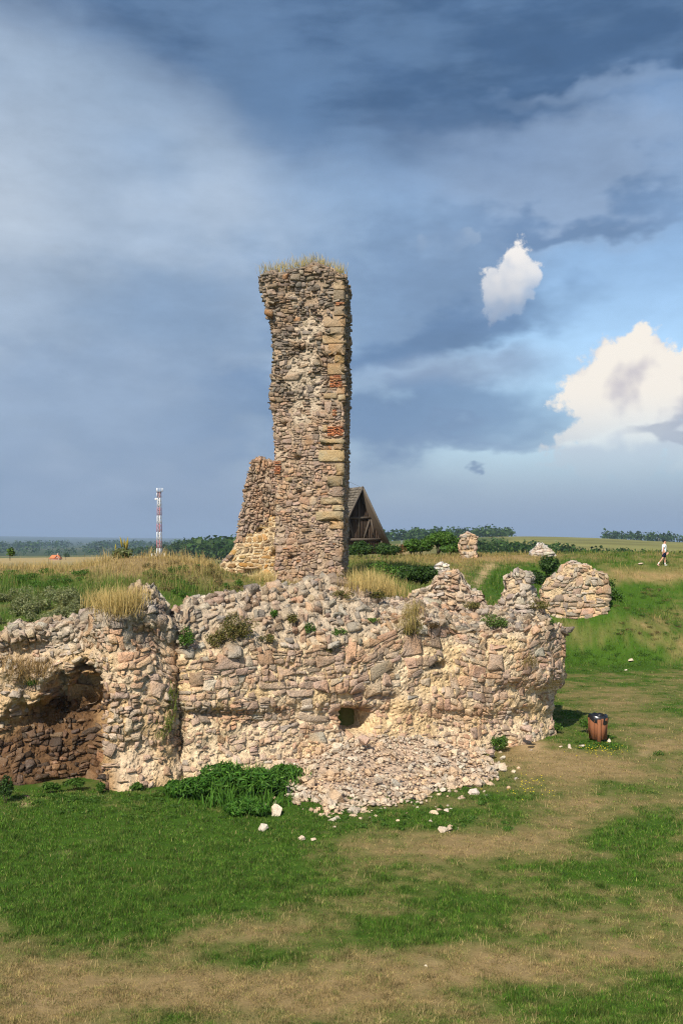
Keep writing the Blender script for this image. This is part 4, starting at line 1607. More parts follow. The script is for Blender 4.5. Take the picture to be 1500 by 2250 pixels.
def build_flank():
    rng = np.random.default_rng(404)
    d = 41.4
    root = thing('buttress_wall', P(560, 1262, d), 'lower sloping wall stump with fresh ochre pointed stonework, left of the tower', 'wall')
    left = curve_x([(556, 1000), (552, 1015), (547, 1040), (543, 1065), (538, 1095), (532, 1125), (526, 1150), (522, 1185), (510, 1212), (486, 1240), (478, 1262), (474, 1300)], d)
    right = curve_x([(625, 1000), (625, 1300)], d)
    z0 = P(700, 1290, d)[2]
    ztop = curve_top([(555, 1016), (565, 1010), (585, 1014), (605, 1020), (625, 1024)], d, P(555, 1010, d)[0], P(625, 1010, d)[0])
    holes = [(570, 1165, 5, 4), (603, 1216, 4, 5), (553, 1256, 12, 6)]

    def dent(px, py, Pg):
        t = np.zeros(px.shape)
        for a, b, rx, ry in holes:
            t += 0.4 * gauss(px, py, a, b, rx * 1.2, ry * 1.2, 4)
        return t
    sf, S, T, Hh, sc, _ = block_surface(None, right, left, z0, ztop, d, 1.6, 0.0, 0.075, 0.07, 8.0, dent, 0.15)
    V = sf.P.reshape(-1, 3)
    px, py = proj(V)
    poly = np.array([(595, 1132), (612, 1145), (614, 1180), (622, 1206), (605, 1240), (600, 1300), (515, 1300), (470, 1245), (483, 1231), (518, 1193), (558, 1166), (587, 1142)])

    def inpoly(px, py):
        px, py = np.atleast_1d(px), np.atleast_1d(py)
        ins = np.zeros(px.shape, bool)
        n = len(poly)
        for i in range(n):
            (x1, y1), (x2, y2) = poly[i], poly[(i + 1) % n]
            c = ((y1 > py) != (y2 > py)) & (px < (x2 - x1) * (py - y1) / (y2 - y1 + 1e-9) + x1)
            ins ^= c
        return ins
    m = inpoly(px, py)[:, None]
    c = np.where(m, np.array((0.60, 0.475, 0.30)), np.array((0.40, 0.31, 0.225)))
    obj('wall_core', sf.mesh('wall_core', M_CORE, c, np.where(m[:, 0], 0.0, 0.03)), root)

    def rfun(c):
        pos, _ = sf.at(c)
        px, py = proj(pos)
        big = rng.random(len(c))
        r = 0.085 * np.where(big > 0.8, 1.5, np.where(big > 0.4, 1.0, 0.7))
        r = np.where(inpoly(px, py), 0.115 * np.where(big > 0.6, 1.35, 1.0), r)
        side = (c[:, 0] > sc + 0.3) & (c[:, 0] < S - 1.7)
        r = np.where(side, 0.18, r)
        for a, b, rx, ry in holes:
            r = np.where((np.abs(px - a) < rx) & (np.abs(py - b) < ry) & (c[:, 0] < sc), -1, r)
        return r

    def spec(pos, st, r, g, nv):
        px, py = proj(pos)
        if st[0] < sc and bool(inpoly(px, py)[0]):
            return dict(proud=0.016, tint=jit(pick(OCHRE, g), g, 0.15), gap=0.034, flat=0.9, cut=0.28)
        if g.random() < 0.12:
            return None
        return dict(proud=0.03 + 0.07 * g.random(), tint=jit(pick(TOWER_TAN, g), g, 0.12), gap=0.005, flat=0.5, cut=0.11)
    st = make_layout(sf, S, T, rfun, 1.4, 12000, spec, rng, h0=0.26, w0=0.45, wander=0.08, zcheck=(z0, Hh))
    lay_stones(root, sf, st, M_TSTONE, rng=rng)
    # slab over the drain opening
    mb = MB()
    p = P(553, 1248, d - 0.05)
    mb.bar(p + np.array((-0.27, 0, 0)), p + np.array((0.27, 0, 0.01)), 0.16, 0.06, tint=(0.45, 0.36, 0.25))
    mb.build('lintel', M_TSTONE, root, loc=p)


build_flank()


def small_ruin(name, label, d, lpts, rpts, tpts, base_py, depth, rot, cols, core, seed, rad=0.10, cat='ruin', dent=None, rows=12000, amp=0.07, keep=0.9, cap=0.04, proud=0.05):
    rng = np.random.default_rng(int(seed * 100))
    mid = (lpts[-1][0] + rpts[-1][0]) / 2
    root = thing(name, P(mid, base_py, d), label, cat)
    left, right = curve_x(lpts, d), curve_x(rpts, d)
    z0 = P(mid, base_py, d)[2] - 0.4
    ztop = curve_top(tpts, d, P(tpts[0][0], 0, d)[0], P(tpts[-1][0], 0, d)[0])
    sf, S, T, Hh, sc, _ = block_surface(None, right, left, z0, ztop, d, depth, rot, max(0.06, rad * 0.7), amp, seed, dent, cap)
    V = sf.P.reshape(-1, 3)
    n = sstep(fbm(V, 0.9, 3, seed + 5), -0.2, 0.3)[:, None]
    c = np.array(core) * (1 - n) + np.array(core) * np.array((1.02, 0.93, 0.80)) * n
    obj('ruin_core', sf.mesh('ruin_core', M_CORE, c, 0.02 * (1 - n[:, 0])), root)

    def rfun(c):
        big = rng.random(len(c))
        return rad * np.where(big > 0.75, 1.5, np.where(big > 0.4, 1.0, 0.7))

    def spec(pos, st, r, g, nv):
        if g.random() > keep:
            return None
        return dict(proud=proud * (0.6 + g.random()), tint=jit(pick(cols, g), g, 0.14), gap=rad * 0.06, flat=0.6, cut=0.11)
    st = make_layout(sf, S, T, rfun, 1.45, rows, spec, rng, h0=rad * 2.6, w0=rad * 4.4, zcheck=(z0, Hh))
    lay_stones(root, sf, st, M_STONE, rng=rng, limit=220)
    return root


small_ruin('wall_fragment', 'broad broken wall fragment standing against the green bank', 51.0,
           [(1212, 1230), (1206, 1275), (1198, 1300), (1194, 1330), (1200, 1350), (1203, 1395)], [(1322, 1230), (1330, 1262), (1340, 1290), (1339, 1315), (1336, 1345), (1335, 1365), (1335, 1395)],
           [(1203, 1290), (1206, 1274), (1219, 1272), (1224, 1262), (1238, 1260), (1240, 1246), (1256, 1245), (1260, 1240), (1284, 1239), (1288, 1244), (1308, 1245), (1311, 1254), (1328, 1255), (1331, 1261), (1340, 1262)], 1384, 1.6, R(-4), [tuple(np.array(a) * 0.92) for a in TAN_STONES + GREY_STONES], (0.60, 0.48, 0.32), 21.0, 0.15, 'wall', rows=9000, keep=0.80)
small_ruin('wall_pinnacle', 'upright stone pinnacle on the right end of the long wall', 30.4,
           [(1112, 1255), (1110, 1275), (1115, 1300), (1104, 1330), (1090, 1365)], [(1164, 1255), (1168, 1272), (1160, 1290), (1170, 1305), (1180, 1330), (1200, 1365)],
           [(1108, 1272), (1120, 1271), (1130, 1270), (1135, 1262), (1147, 1262), (1150, 1269), (1170, 1269)], 1365, 1.0, R(-10), GREY_STONES, (0.52, 0.44, 0.34), 22.0, 0.085, 'wall', keep=0.7, proud=0.07)
small_ruin('wall_stub', 'pale topped wall stub rising behind the long wall', 31.2,
           [(905, 1255), (903, 1300), (896, 1345)], [(1050, 1255), (1054, 1300), (1060, 1345)],
           [(903, 1310), (915, 1303), (936, 1302), (940, 1296), (950, 1294), (953, 1276), (962, 1274), (965, 1265), (990, 1263), (1015, 1266), (1018, 1276), (1022, 1278), (1025, 1302), (1030, 1307), (1054, 1308)], 1345, 1.1, R(-8), GREY_STONES + TAN_STONES, (0.54, 0.46, 0.36), 23.0, 0.085, 'wall', keep=0.75, proud=0.07)
small_ruin('ruin_pillar', 'squat stone pillar standing on the dry crest beside the bushes', 63.0,
           [(1013, 1170), (1016, 1185), (1012, 1195), (1016, 1220)], [(1048, 1170), (1050, 1182), (1045, 1198), (1048, 1220)],
           [(1013, 1179), (1025, 1174), (1040, 1175), (1050, 1180)], 1217, 1.0, 0.0, GREY_STONES + TAN_STONES, (0.46, 0.37, 0.26), 24.0, 0.12, 'pillar', rows=5000)
small_ruin('rubble_stump', 'small conical stump of rubble on the crest, far right of centre', 64.0,
           [(1188, 1194), (1180, 1204), (1172, 1214), (1166, 1228)], [(1196, 1194), (1206, 1204), (1214, 1214), (1222, 1228)],
           [(1180, 1205), (1190, 1195), (1197, 1196), (1208, 1206)], 1226, 1.4, 0.0, [(0.50, 0.47, 0.43), (0.42, 0.40, 0.37), (0.56, 0.52, 0.47)], (0.46, 0.42, 0.37), 25.0, 0.12, 'ruin', rows=5000)
small_ruin('masonry_lump', 'low white lump of old masonry in the grass behind the stub', 52.0,
           [(962, 1238), (958, 1246), (955, 1262)], [(980, 1238), (984, 1246), (988, 1262)],
           [(958, 1246), (966, 1240), (975, 1239), (986, 1245)], 1260, 0.8, 0.0, [(0.55, 0.52, 0.47), (0.62, 0.58, 0.52)], (0.55, 0.50, 0.43), 26.0, 0.10, 'ruin', rows=3000)

# ------------------------------------------------------------------ quick ground lookup
GX, GY = np.arange(-42, 46.01, 0.2), np.arange(8, 88.01, 0.2)
_gx, _gy = np.meshgrid(GX, GY, indexing='ij')
GH = height(_gx, _gy)


def hq(x, y):
    fx = np.clip((x - GX[0]) / 0.2, 0, len(GX) - 1.001)
    fy = np.clip((y - GY[0]) / 0.2, 0, len(GY) - 1.001)
    i, j = fx.astype(int), fy.astype(int)
    a, b = fx - i, fy - j
    return GH[i, j] * (1 - a) * (1 - b) + GH[i + 1, j] * a * (1 - b) + GH[i, j + 1] * (1 - a) * b + GH[i + 1, j + 1] * a * b


def hit(px, py, dmin=10.0, dmax=86.0):
    """where the view ray of a pixel meets the ground"""
    d = np.linspace(dmin, dmax, 3000)
    x = (px - 750) / F * d
    z = CAMZ - (py - HY) / F * d
    g = hq(x, d)
    k = np.nonzero(z < g)[0]
    k = k[0] if len(k) else -1
    return np.array((x[k], d[k], g[k]))


# ------------------------------------------------------------------ rubble heap
def rock_mesh(name, rng, mat, n=13, flat=0.75, tint=None):
    bm = bmesh.new()
    pts = rng.normal(size=(n, 3))
    pts /= np.linalg.norm(pts, axis=1)[:, None]
    pts *= rng.uniform(0.75, 1.05, (n, 1))
    pts *= (1.0, rng.uniform(0.7, 0.95), flat * rng.uniform(0.75, 1.1))
    vs = [bm.verts.new(p) for p in pts]
    r = bmesh.ops.convex_hull(bm, input=vs)
    bmesh.ops.delete(bm, geom=[v for v in bm.verts if not v.link_faces], context='VERTS')
    bmesh.ops.recalc_face_normals(bm, faces=bm.faces)
    me = bpy.data.meshes.new(name)
    bm.to_mesh(me)
    bm.free()
    me.materials.append(mat)
    if tint is not None:
        at = me.attributes.new('tint', 'FLOAT_COLOR', 'POINT')
        at.data.foreach_set('color', np.tile(np.r_[tint, 1.0].astype(np.float32), len(me.vertices)))
    return me


ROCK_RNG = np.random.default_rng(55)
ROCKS = [rock_mesh('rock', ROCK_RNG, M_ROCK) for _ in range(14)]
RV = []
for me_ in ROCKS:
    v_ = np.empty(len(me_.vertices) * 3)
    me_.vertices.foreach_get('co', v_)
    f_ = np.array([list(p.vertices) for p in me_.polygons])
    RV.append((v_.reshape(-1, 3), f_))


def heap_z(x, y):
    """height of the rubble fan above the ground"""
    px, py = proj(np.stack([x, y, np.zeros_like(x)], -1))
    # along-wall coordinate and distance in front of the wall
    dv = (W1 - W0) / np.linalg.norm(W1 - W0)
    nv = np.array((dv[1], -dv[0]))
    c = on_line(815)
    u = (x - c[0]) * dv[0] + (y - c[1]) * dv[1]
    w = (x - c[0]) * nv[0] + (y - c[1]) * nv[1]
    half = 3.3 + 0.35 * w * (u < 0) + 0.0 * w
    along = np.clip(1 - np.abs(u + 0.28 * w) / np.where(u + 0.28 * w < 0, 3.4, 3.9), 0, 1)
    out = np.clip(1 - w / 4.6, 0, 1)
    n = fbm2(x, y, 0.9, 3, 77)
    return np.maximum(0, 0.66 * np.minimum(along * 1.5, 1.0) ** 0.9 * out ** 1.1 + 0.16 * n * np.minimum(along * 3, 1) - 0.06) * (w > -0.8)


def wall_clear_late(x, y):
    dv = (W1 - W0) / np.linalg.norm(W1 - W0)
    return (x - W0[0]) * -dv[1] + (y - W0[1]) * dv[0] < -0.15


def build_heap():
    rng = np.random.default_rng(56)
    root = thing('rubble_heap', (1.2, 25.6, 0), 'fan of pale fallen rubble spilling from the hole in the long wall', 'rubble')
    gx = np.arange(-4.5, 7.0, 0.09)
    gy = np.arange(20.5, 30.0, 0.09)
    X, Y = np.meshgrid(gx, gy, indexing='ij')
    h = heap_z(X, Y)
    Z = hq(X, Y) + h - 0.05 + 0.05 * fbm2(X, Y, 5.0, 2, 3)
    idx = -np.ones(X.shape, int)
    ok = h > 0.0
    idx[ok] = np.arange(ok.sum())
    V = np.stack([X, Y, Z], -1)[ok]
    q = np.stack([idx[:-1, :-1], idx[1:, :-1], idx[1:, 1:], idx[:-1, 1:]], -1).reshape(-1, 4)
    q = q[(q >= 0).all(1)]
    c = np.tile(np.array((0.50, 0.385, 0.285)), (len(V), 1)) * (1 + 0.25 * fbm(V, 1.2, 3, 5))[:, None]
    obj('rubble_bed', mesh_arrays('rubble_bed', V, q, M_CORE, c), root)
    n = 9000
    x = rng.uniform(-4.5, 6.5, n)
    y = rng.uniform(20.6, 29.5, n)
    hz = heap_z(x, y)
    spill = (heap_z(x + 0.35 * rng.normal(size=n), y + 0.5 * np.abs(rng.normal(size=n))) > 0.02) & (rng.random(n) < 0.16) & (hz <= 0.015) & wall_clear_late(x, y)
    ok = (hz > 0.015) | spill
    x, y, hz = x[ok], y[ok], hz[ok]
    size = np.clip(rng.lognormal(-3.08, 0.50, len(x)), 0.022, 0.24)
    size = np.where(rng.random(len(x)) < 0.012, size * 2.0, size)
    edge = sstep(hz, 0.25, 0.05)
    size *= (1 + 0.35 * edge)
    dist = np.hypot(x, y)
    order = np.argsort(-size / dist)
    items = []
    for rank, k in enumerate(order):
        z = float(hq(x[k:k + 1], y[k:k + 1])[0]) + hz[k] + size[k] * rng.uniform(-0.15, 0.45)
        eul = (rng.normal() * 0.35, rng.normal() * 0.35, rng.uniform(0, 6.28))
        sc = size[k] * np.array((rng.uniform(0.85, 1.25), rng.uniform(0.8, 1.1), rng.uniform(0.75, 1.0)))
        if rank < 300:
            o = obj('stone', ROCKS[int(rng.integers(len(ROCKS)))], root, (x[k], y[k], z))
            o.rotation_euler = eul
            o.scale = sc
        else:
            items.append((x[k], y[k], z, eul, sc))
    join_rocks('small_stones', items, root, rng)


HEAP_TINTS = [(0.54, 0.44, 0.33), (0.50, 0.41, 0.31), (0.60, 0.50, 0.385), (0.57, 0.46, 0.34), (0.46, 0.36, 0.265), (0.44, 0.37, 0.295)]


def join_rocks(name, items, parent, rng):
    Vs, Fs, Ts, n = [], [], [], 0
    from mathutils import Euler
    for (x, y, z, eul, sc) in items:
        v, f = RV[int(rng.integers(len(RV)))]
        m = np.array(Euler(eul).to_matrix())
        w = (v * sc) @ m.T + (x, y, z)
        Vs.append(w)
        Fs.append(f + n)
        n += len(v)
        Ts.append(np.tile(jit(pick(HEAP_TINTS, rng), rng, 0.14), (len(v), 1)))
    me = mesh_arrays(name, np.concatenate(Vs), np.concatenate(Fs), M_STONE, np.concatenate(Ts))
    return tag(obj(name, me, parent), kind='stuff')


build_heap()


# ------------------------------------------------------------------ loose stones lying in the grass
def loose_stone(px, py, w, label, group=None, hscale=0.8, tint=(0.62, 0.53, 0.42), seed=0, spike=0.0):
    rng = np.random.default_rng(900 + seed)
    p = hit(px, py)
    r = w / F * p[1] / 2
    me = rock_mesh('loose_stone', rng, M_STONE, 16, hscale, jit(tint, rng, 0.06))
    if spike:
        for v in me.vertices:
            if v.co.z > 0:
                k = 1 - 0.55 * spike * v.co.z
                v.co.x *= k
                v.co.y *= k
                v.co.z *= 1 + 0.7 * spike
    o = obj('loose_stone', me, None, (p[0], p[1], p[2] + r * 0.35 * hscale))
    o.scale = (r, r, r)
    o.rotation_euler = (0, 0, rng.uniform(0, 6.28))
    return tag(o, label, 'stone', group or 'loose stones in the grass', 'thing')


for k, (px, py, w, hs, sp, lab) in enumerate((
        (579, 1826, 30, 0.75, 0.6, 'white pointed stone in the grass at the left tip of the rubble'),
        (662, 1846, 20, 0.85, 0.2, 'small rounded stone alone in the grass below the rubble'),
        (688, 1846, 22, 0.35, 0.0, 'flat grey stone just right of the small rounded one'),
        (1041, 1746, 28, 0.85, 0.4, 'white stone standing up at the right edge of the rubble'),
        (1068, 1750, 14, 0.7, 0.0, 'little white stone beside the upright white stone'),
        (955, 1788, 26, 0.6, 0.0, 'buff stone in the grass below the middle of the rubble'),
        (605, 1790, 38, 0.9, 0.1, 'biggest pale boulder at the lower left of the rubble'),
        (1277, 1640, 17, 0.5, 0.0, 'low white stone left of the wooden bin'),
        (1337, 1632, 13, 1.0, 0.5, 'upright white stone at the right foot of the bin'),
        (1251, 1645, 14, 0.9, 0.5, 'pinkish stone farther left of the bin'),
        (1385, 1453, 18, 0.6, 0.0, 'pale stone on the green foot of the far bank'),
        (1374, 1474, 9, 0.6, 0.0, 'tiny pale stone below the one on the bank foot'),
        (1231, 1642, 12, 0.5, 0.0, 'small grey stone nearest the wall end'),
        (1165, 1650, 12, 0.6, 0.0, 'small stone on the bare soil at the wall end'),
        (1128, 1698, 16, 0.6, 0.0, 'white pebble in the grass right of the rubble'),
        (1408, 1241, 16, 0.5, 0.0, 'flat pale rock on the crest left of the walker'),
        (935, 2124, 9, 0.6, 0.0, 'tiny white pebble alone on the dry foreground lawn'))):
    loose_stone(px, py, w, lab, None, hs, (0.64, 0.55, 0.44) if k % 3 else (0.58, 0.50, 0.42), k, sp)
_r = np.random.default_rng(77)
for k in range(16):
    t_ = _r.random()
    loose_stone(700 + 330 * t_ + _r.normal() * 25, 1800 - 32 * t_ + _r.normal() * 12, _r.uniform(8, 17), 'small pale stone scattered in the grass just below the rubble fan', 'small stones strewn below the rubble fan', 0.7, (0.60, 0.51, 0.41), 40 + k)
# boulders at the wall: under the hole and by the end
for k, (px, py, w, d, hs, lab) in enumerate(((798, 1628, 40, 26.35, 0.62, 'rounded boulder lying just under the dark hole'), (1156, 1602, 36, 29.15, 0.8, 'reddish boulder bulging from the foot of the wall end'),
                                             (1162, 1622, 22, 29.0, 0.8, 'smaller boulder below the one at the wall end'), (1078, 1652, 30, 27.6, 0.5, 'flat slab lying at the upper right of the rubble'),
                                             (57, 1752, 20, 23.6, 0.7, 'dark stone fallen below the brown hollow'))):
    rng_ = np.random.default_rng(70 + k)
    p_ = P(px, py, d)
    r_ = w / F * d / 2
    me_ = rock_mesh('boulder', rng_, M_STONE, 18, hs, (0.50, 0.36, 0.28) if k < 4 else (0.2, 0.14, 0.1))
    o_ = obj('boulder', me_, None, p_)
    o_.scale = (r_, r_, r_)
    tag(o_, lab, 'boulder', None, 'thing')


# ------------------------------------------------------------------ grass
def blades(pos, hgt, wid, col, rng, lean=0.5, seg=1, tipcol=None, lean_dir=None, curl=0.5):
    """single-triangle (seg 1) or bent three-triangle (seg 2) blades"""
    n = len(pos)
    a = rng.uniform(0, 2 * np.pi, n)
    side = np.stack([np.cos(a), np.sin(a), np.zeros(n)], -1) * (wid / 2)[:, None]
    la = rng.uniform(0, 2 * np.pi, n)
    lm = np.abs(rng.normal(size=n)) * lean
    off = np.stack([np.cos(la) * lm, np.sin(la) * lm, np.zeros(n)], -1)
    if lean_dir is not None:
        off = off + np.array(lean_dir)
    up = off + (0, 0, 1.0)
    up /= np.linalg.norm(up, axis=1)[:, None]
    tip = pos + up * hgt[:, None]
    base = pos - (0, 0, 0.01)
    tc = col if tipcol is None else tipcol
    if seg == 1:
        V = np.stack([base - side, base + side, tip], 1).reshape(-1, 3)
        Fc = np.arange(3 * n).reshape(-1, 3)
        C = np.stack([col, col, tc], 1).reshape(-1, 3)
    else:
        mid = pos + (up * 0.55 + np.array((0, 0, 0.10))) * hgt[:, None]
        tip = tip + off * (curl * 0.4 * hgt)[:, None] - np.array((0, 0, 1.0)) * (0.12 * hgt * lm)[:, None]
        V = np.stack([base - side, base + side, mid - side * 0.7, mid + side * 0.7, tip], 1).reshape(-1, 3)
        i = np.arange(n)[:, None] * 5
        Fc = np.concatenate([i + (0, 1, 3), i + (0, 3, 2), i + (2, 3, 4)])
        m = (col + tc) / 2
        C = np.stack([col, col, m, m, tc], 1).reshape(-1, 3)
    return V, Fc, C


def in_frame(x, y, z, pad=130):
    px, py = proj(np.stack([x, y, z], -1))
    return (px > -pad) & (px < 1500 + pad) & (py < 2320) & (py > 1150)


def scatter(n, x0, x1, y0, y1, rng):
    return rng.uniform(x0, x1, n), rng.uniform(y0, y1, n)


def grass_cols(dry, n, rng, gold=0.0):
    g = G_GREEN * (1 - 0.0)
    t = np.clip(dry + rng.normal(size=n) * 0.16, 0, 1)[:, None]
    u = rng.random(n)[:, None]
    green = G_GREEN * u + G_DEEP * (1 - u)
    straw = G_DRY * (1 - gold) + G_GOLD * gold
    c = green * (1 - t) + straw * t
    return np.clip(c * (1 + 0.20 * rng.normal(size=(n, 1))), 0.004, 0.7)


def wall_clear(x, y):
    """true where no wall, tower or heap stands"""
    dv = (W1 - W0) / np.linalg.norm(W1 - W0)
    nv = np.array((-dv[1], dv[0]))
    w = (x - W0[0]) * nv[0] + (y - W0[1]) * nv[1]
    u = (x - W0[0]) * dv[0] + (y - W0[1]) * dv[1]
    ok = ~((w > -0.1) & (w < 2.0) & (u > 1.0) & (u < 12.9))
    ok &= ~((x < -4.0) & (x > -16) & (y > 24.35) & (y < 26.3))
    ok &= ~((x > -2.9) & (x < 0.3) & (y > 39.8) & (y < 42.6))
    return ok


def lawn():
    rng = np.random.default_rng(61)
    Vs, Fs, Cs, n0 = [], [], [], 0
    # stratified in the picture so that density follows distance
    N = 640000
    px = rng.uniform(-140, 1640, N)
    u = rng.random(N)
    py = 1440 + (2300 - 1440) * u ** 0.80
    d = CAMZ * F / (py - HY)
    x = (px - 750) / F * d
    y = d
    sd, wd = chain_dist(x, y)
    ok = (sd < 0.4) & wall_clear(x, y) & (y < 50)
    x, y, px, py, d = x[ok], y[ok], px[ok], py[ok], d[ok]
    z = hq(x, y)
    dry, dirt, _, _ = ground_state(x, y, z)
    hp = heap_z(x, y)
    k = (rng.random(len(x)) > dirt * 0.75) & ((hp < 0.02) | (rng.random(len(x)) < np.where(hp < 0.10, 0.30, 0.015))) & (rng.random(len(x)) > 0.18 * dry)
    x, y, z, dry, d = x[k], y[k], z[k], dry[k], d[k]
    n = len(x)
    clump = np.clip(0.8 + 1.3 * fbm2(x, y, 2.2, 3, 33), 0.2, 2.2)
    lush = sstep(dry, 0.45, 0.05)
    h = (0.022 + 0.034 * rng.random(n)) * clump * (1 + 0.7 * lush)
    w = (0.009 + 0.008 * rng.random(n)) * np.clip(d / 16, 0.9, 2.4) * (1 + 0.3 * lush)
    fine = fbm2(x, y * 1.5, 6.0, 2, 35)
    mott = np.clip(dry * 0.92 + 0.75 * fine * np.clip(1.6 * dry + 0.15, 0, 1) + 0.12 * rng.normal(size=n), 0, 1)
    c = grass_cols(mott, n, rng) * np.clip(1 + 0.9 * fbm2(x, y * 1.4, 4.0, 2, 37) + 0.18 * rng.normal(size=n), 0.35, 1.8)[:, None]
    V, Fc, C = blades(np.stack([x, y, z], -1), h, w, c * 0.95, rng, 1.7, 1, c * 1.05)  # roots slightly darker than tips: shade low in the sward put into the colour
    Vs.append(V)
    Fs.append(Fc)
    Cs.append(C)
    n0 += len(V)
    # pale dead stalks standing above the sward
    cl2 = np.clip(0.3 + 2.2 * fbm2(x, y, 1.6, 2, 39), 0, 2.0)
    st = rng.random(n) < 0.042 * cl2 * (0.15 + 1.6 * np.clip(1 - np.abs(dry - 0.55) * 2.0, 0, 1))
    xs, ys, zs, ds = x[st], y[st], z[st], d[st]
    m = len(xs)
    hh = rng.uniform(0.05, 0.13, m)
    cc = np.tile(np.array((0.47, 0.36, 0.17)), (m, 1)) * rng.uniform(0.7, 1.15, (m, 1))
    V, Fc, C = blades(np.stack([xs, ys, zs], -1), hh, 0.006 * np.clip(ds / 14, 1, 2.2), cc, rng, 0.95, 2)
    Vs.append(V)
    Fs.append(Fc + n0)
    Cs.append(C)
    me = mesh_arrays('lawn_grass', np.concatenate(Vs), np.concatenate(Fs), M_GRASS, np.concatenate(Cs))
    tag(obj('lawn_grass', me), 'short worn green and straw coloured grass of the foreground lawn', 'grass', None, 'stuff')


lawn()


def upland():
    """tall grass on the mound and medium grass on the banks behind the walls"""
    rng = np.random.default_rng(62)
    N = 330000
    x, y = scatter(N, -26, 30, 25.5, 84, rng)
    keep = rng.random(N) < np.clip(34.0 / y, 0.25, 1) ** 1.2
    x, y = x[keep], y[keep]
    z = hq(x, y)
    sd, wd = chain_dist(x, y)
    ok = in_frame(x, y, z) & (sd > 0.3) & wall_clear(x, y) & (np.abs(x) < y * 0.36 + 1.0)
    x, y, z = x[ok], y[ok], z[ok]
    dry, dirt, px, py = ground_state(x, y, z)
    k = rng.random(len(x)) > dirt * 1.2
    x, y, z, dry, px, py = x[k], y[k], z[k], dry[k], px[k], py[k]
    left = sstep(px, 560, 420) * sstep(y, 60, 50)
    n = len(x)
    clump = np.clip(0.95 + 1.9 * fbm2(x, y, 0.9, 4, 34), 0.25, 2.0)
    h = (0.10 + 0.14 * rng.random(n)) * clump
    crest = np.exp(-((py - 1262) / 22.0) ** 2)
    h = h * (1 - left) + left * (0.16 + 0.32 * rng.random(n) ** 1.5) * clump * (1 - 0.25 * crest)
    near_t = np.exp(-((px - 820) / 60) ** 2 - ((py - 1280) / 30) ** 2)
    h = h * (1 + 1.5 * near_t)
    w = 0.010 * np.clip(y / 26, 1, 2.6) * (1 + 0.4 * rng.random(n))
    c = grass_cols(dry * 0.95, n, rng, 0.45)
    # grey-green wormwood colour low on the left mound
    sage = (np.exp(-((px - 60) / 170) ** 2 - ((py - 1345) / 38) ** 2) * 0.8)[:, None]
    c = c * (1 - sage) + np.array((0.17, 0.19, 0.075)) * sage * (1 + 0.2 * rng.normal(size=(n, 1)))
    tip = c * 1.1
    gold = (left * rng.random(n))[:, None] * np.clip(dry, 0, 1)[:, None]
    tip = tip * (1 - gold) + np.array((0.62, 0.46, 0.20)) * gold
    V, Fc, C = blades(np.stack([x, y, z], -1), h, w, c * 0.95, rng, 0.42, 2, tip, None, 0.8)  # blade feet tinted a little darker as painted shade, tips keep their straw gold
    me = mesh_arrays('upland_grass', V, Fc, M_GRASS, C)
    tag(obj('upland_grass', me), 'tall golden and green grass on the mound and banks behind the walls', 'grass', None, 'stuff')


upland()


bpy.context.view_layer.update()
_DG = bpy.context.evaluated_depsgraph_get()


def cast(px, py, back=0.0):
    """the built surface met by the view ray of a pixel"""
    dr = Vector(((px - 750) / F, 1.0, -(py - HY) / F))
    ok, loc, nor, _, ob, _ = SC.ray_cast(_DG, Vector((0, 0, CAMZ)), dr.normalized())
    return np.array(loc) - np.array(nor) * back if ok else P(px, py, 30.0)


def tuft(name, centres, label, n, spread, hmin, hmax, col, tip, seed, wid=0.012, lean=0.35, group=None, kind='thing'):
    """one clump of long grass"""
    rng = np.random.default_rng(seed)
    cs = np.array(centres, float)
    k = rng.integers(len(cs), size=n)
    p = cs[k] + rng.normal(size=(n, 3)) * np.array(spread)
    h = rng.uniform(hmin, hmax, n)
    c = np.tile(np.array(col), (n, 1)) * (1 + 0.25 * rng.normal(size=(n, 1)))
    t = np.tile(np.array(tip), (n, 1)) * (1 + 0.2 * rng.normal(size=(n, 1)))
    V, Fc, C = blades(p, h, np.full(n, wid), np.clip(c, 0.01, 0.8), rng, lean, 2, np.clip(t, 0.01, 0.8))
    base = cs.mean(0)
    me = mesh_arrays(name, V - base, Fc, M_GRASS, C)
    return tag(obj(name, me, None, base), label, 'grass', group, kind)


GOLD, GOLDT = (0.40, 0.29, 0.11), (0.62, 0.47, 0.20)
tuft('dry_grass_tuft', [P(px, py, TD + 0.7 + 0.5 * (i % 3)) for i, (px, py) in enumerate(((583, 600), (600, 598), (612, 596), (625, 595), (640, 592), (655, 589), (668, 586), (678, 583), (690, 581), (705, 584), (716, 587), (728, 594), (742, 600), (750, 604)))],
     'fringe of golden dry grass growing on the top of the tower', 1000, (0.10, 0.35, 0.05), 0.12, 0.50, (0.30, 0.25, 0.09), GOLDT, 1, 0.016, 0.45)
tuft('dry_grass_tuft', [cast(px, py) for px, py in ((240, 1335), (262, 1340), (280, 1330), (295, 1325), (225, 1330), (270, 1352))], 'straw grass hanging over the top of the left pillar', 1500, (0.22, 0.35, 0.05), 0.25, 0.6, GOLD, GOLDT, 3, 0.012, 0.5)
tuft('dry_grass_tuft', [cast(px, py) for px, py in ((10, 1460), (30, 1470), (55, 1468), (80, 1482), (35, 1490), (60, 1500), (95, 1470))], 'brown dry weeds growing out of the left wall face', 1100, (0.2, 0.10, 0.10), 0.12, 0.36, (0.22, 0.15, 0.06), (0.42, 0.27, 0.11), 4, 0.010, 1.0)
tuft('dry_grass_tuft', [cast(px, py) for px, py in ((790, 1296), (805, 1290), (820, 1292), (840, 1300), (855, 1310))], 'golden grass on the wall top right of the tower foot', 1300, (0.28, 0.4, 0.05), 0.3, 0.75, GOLD, GOLDT, 5, 0.012, 0.3)
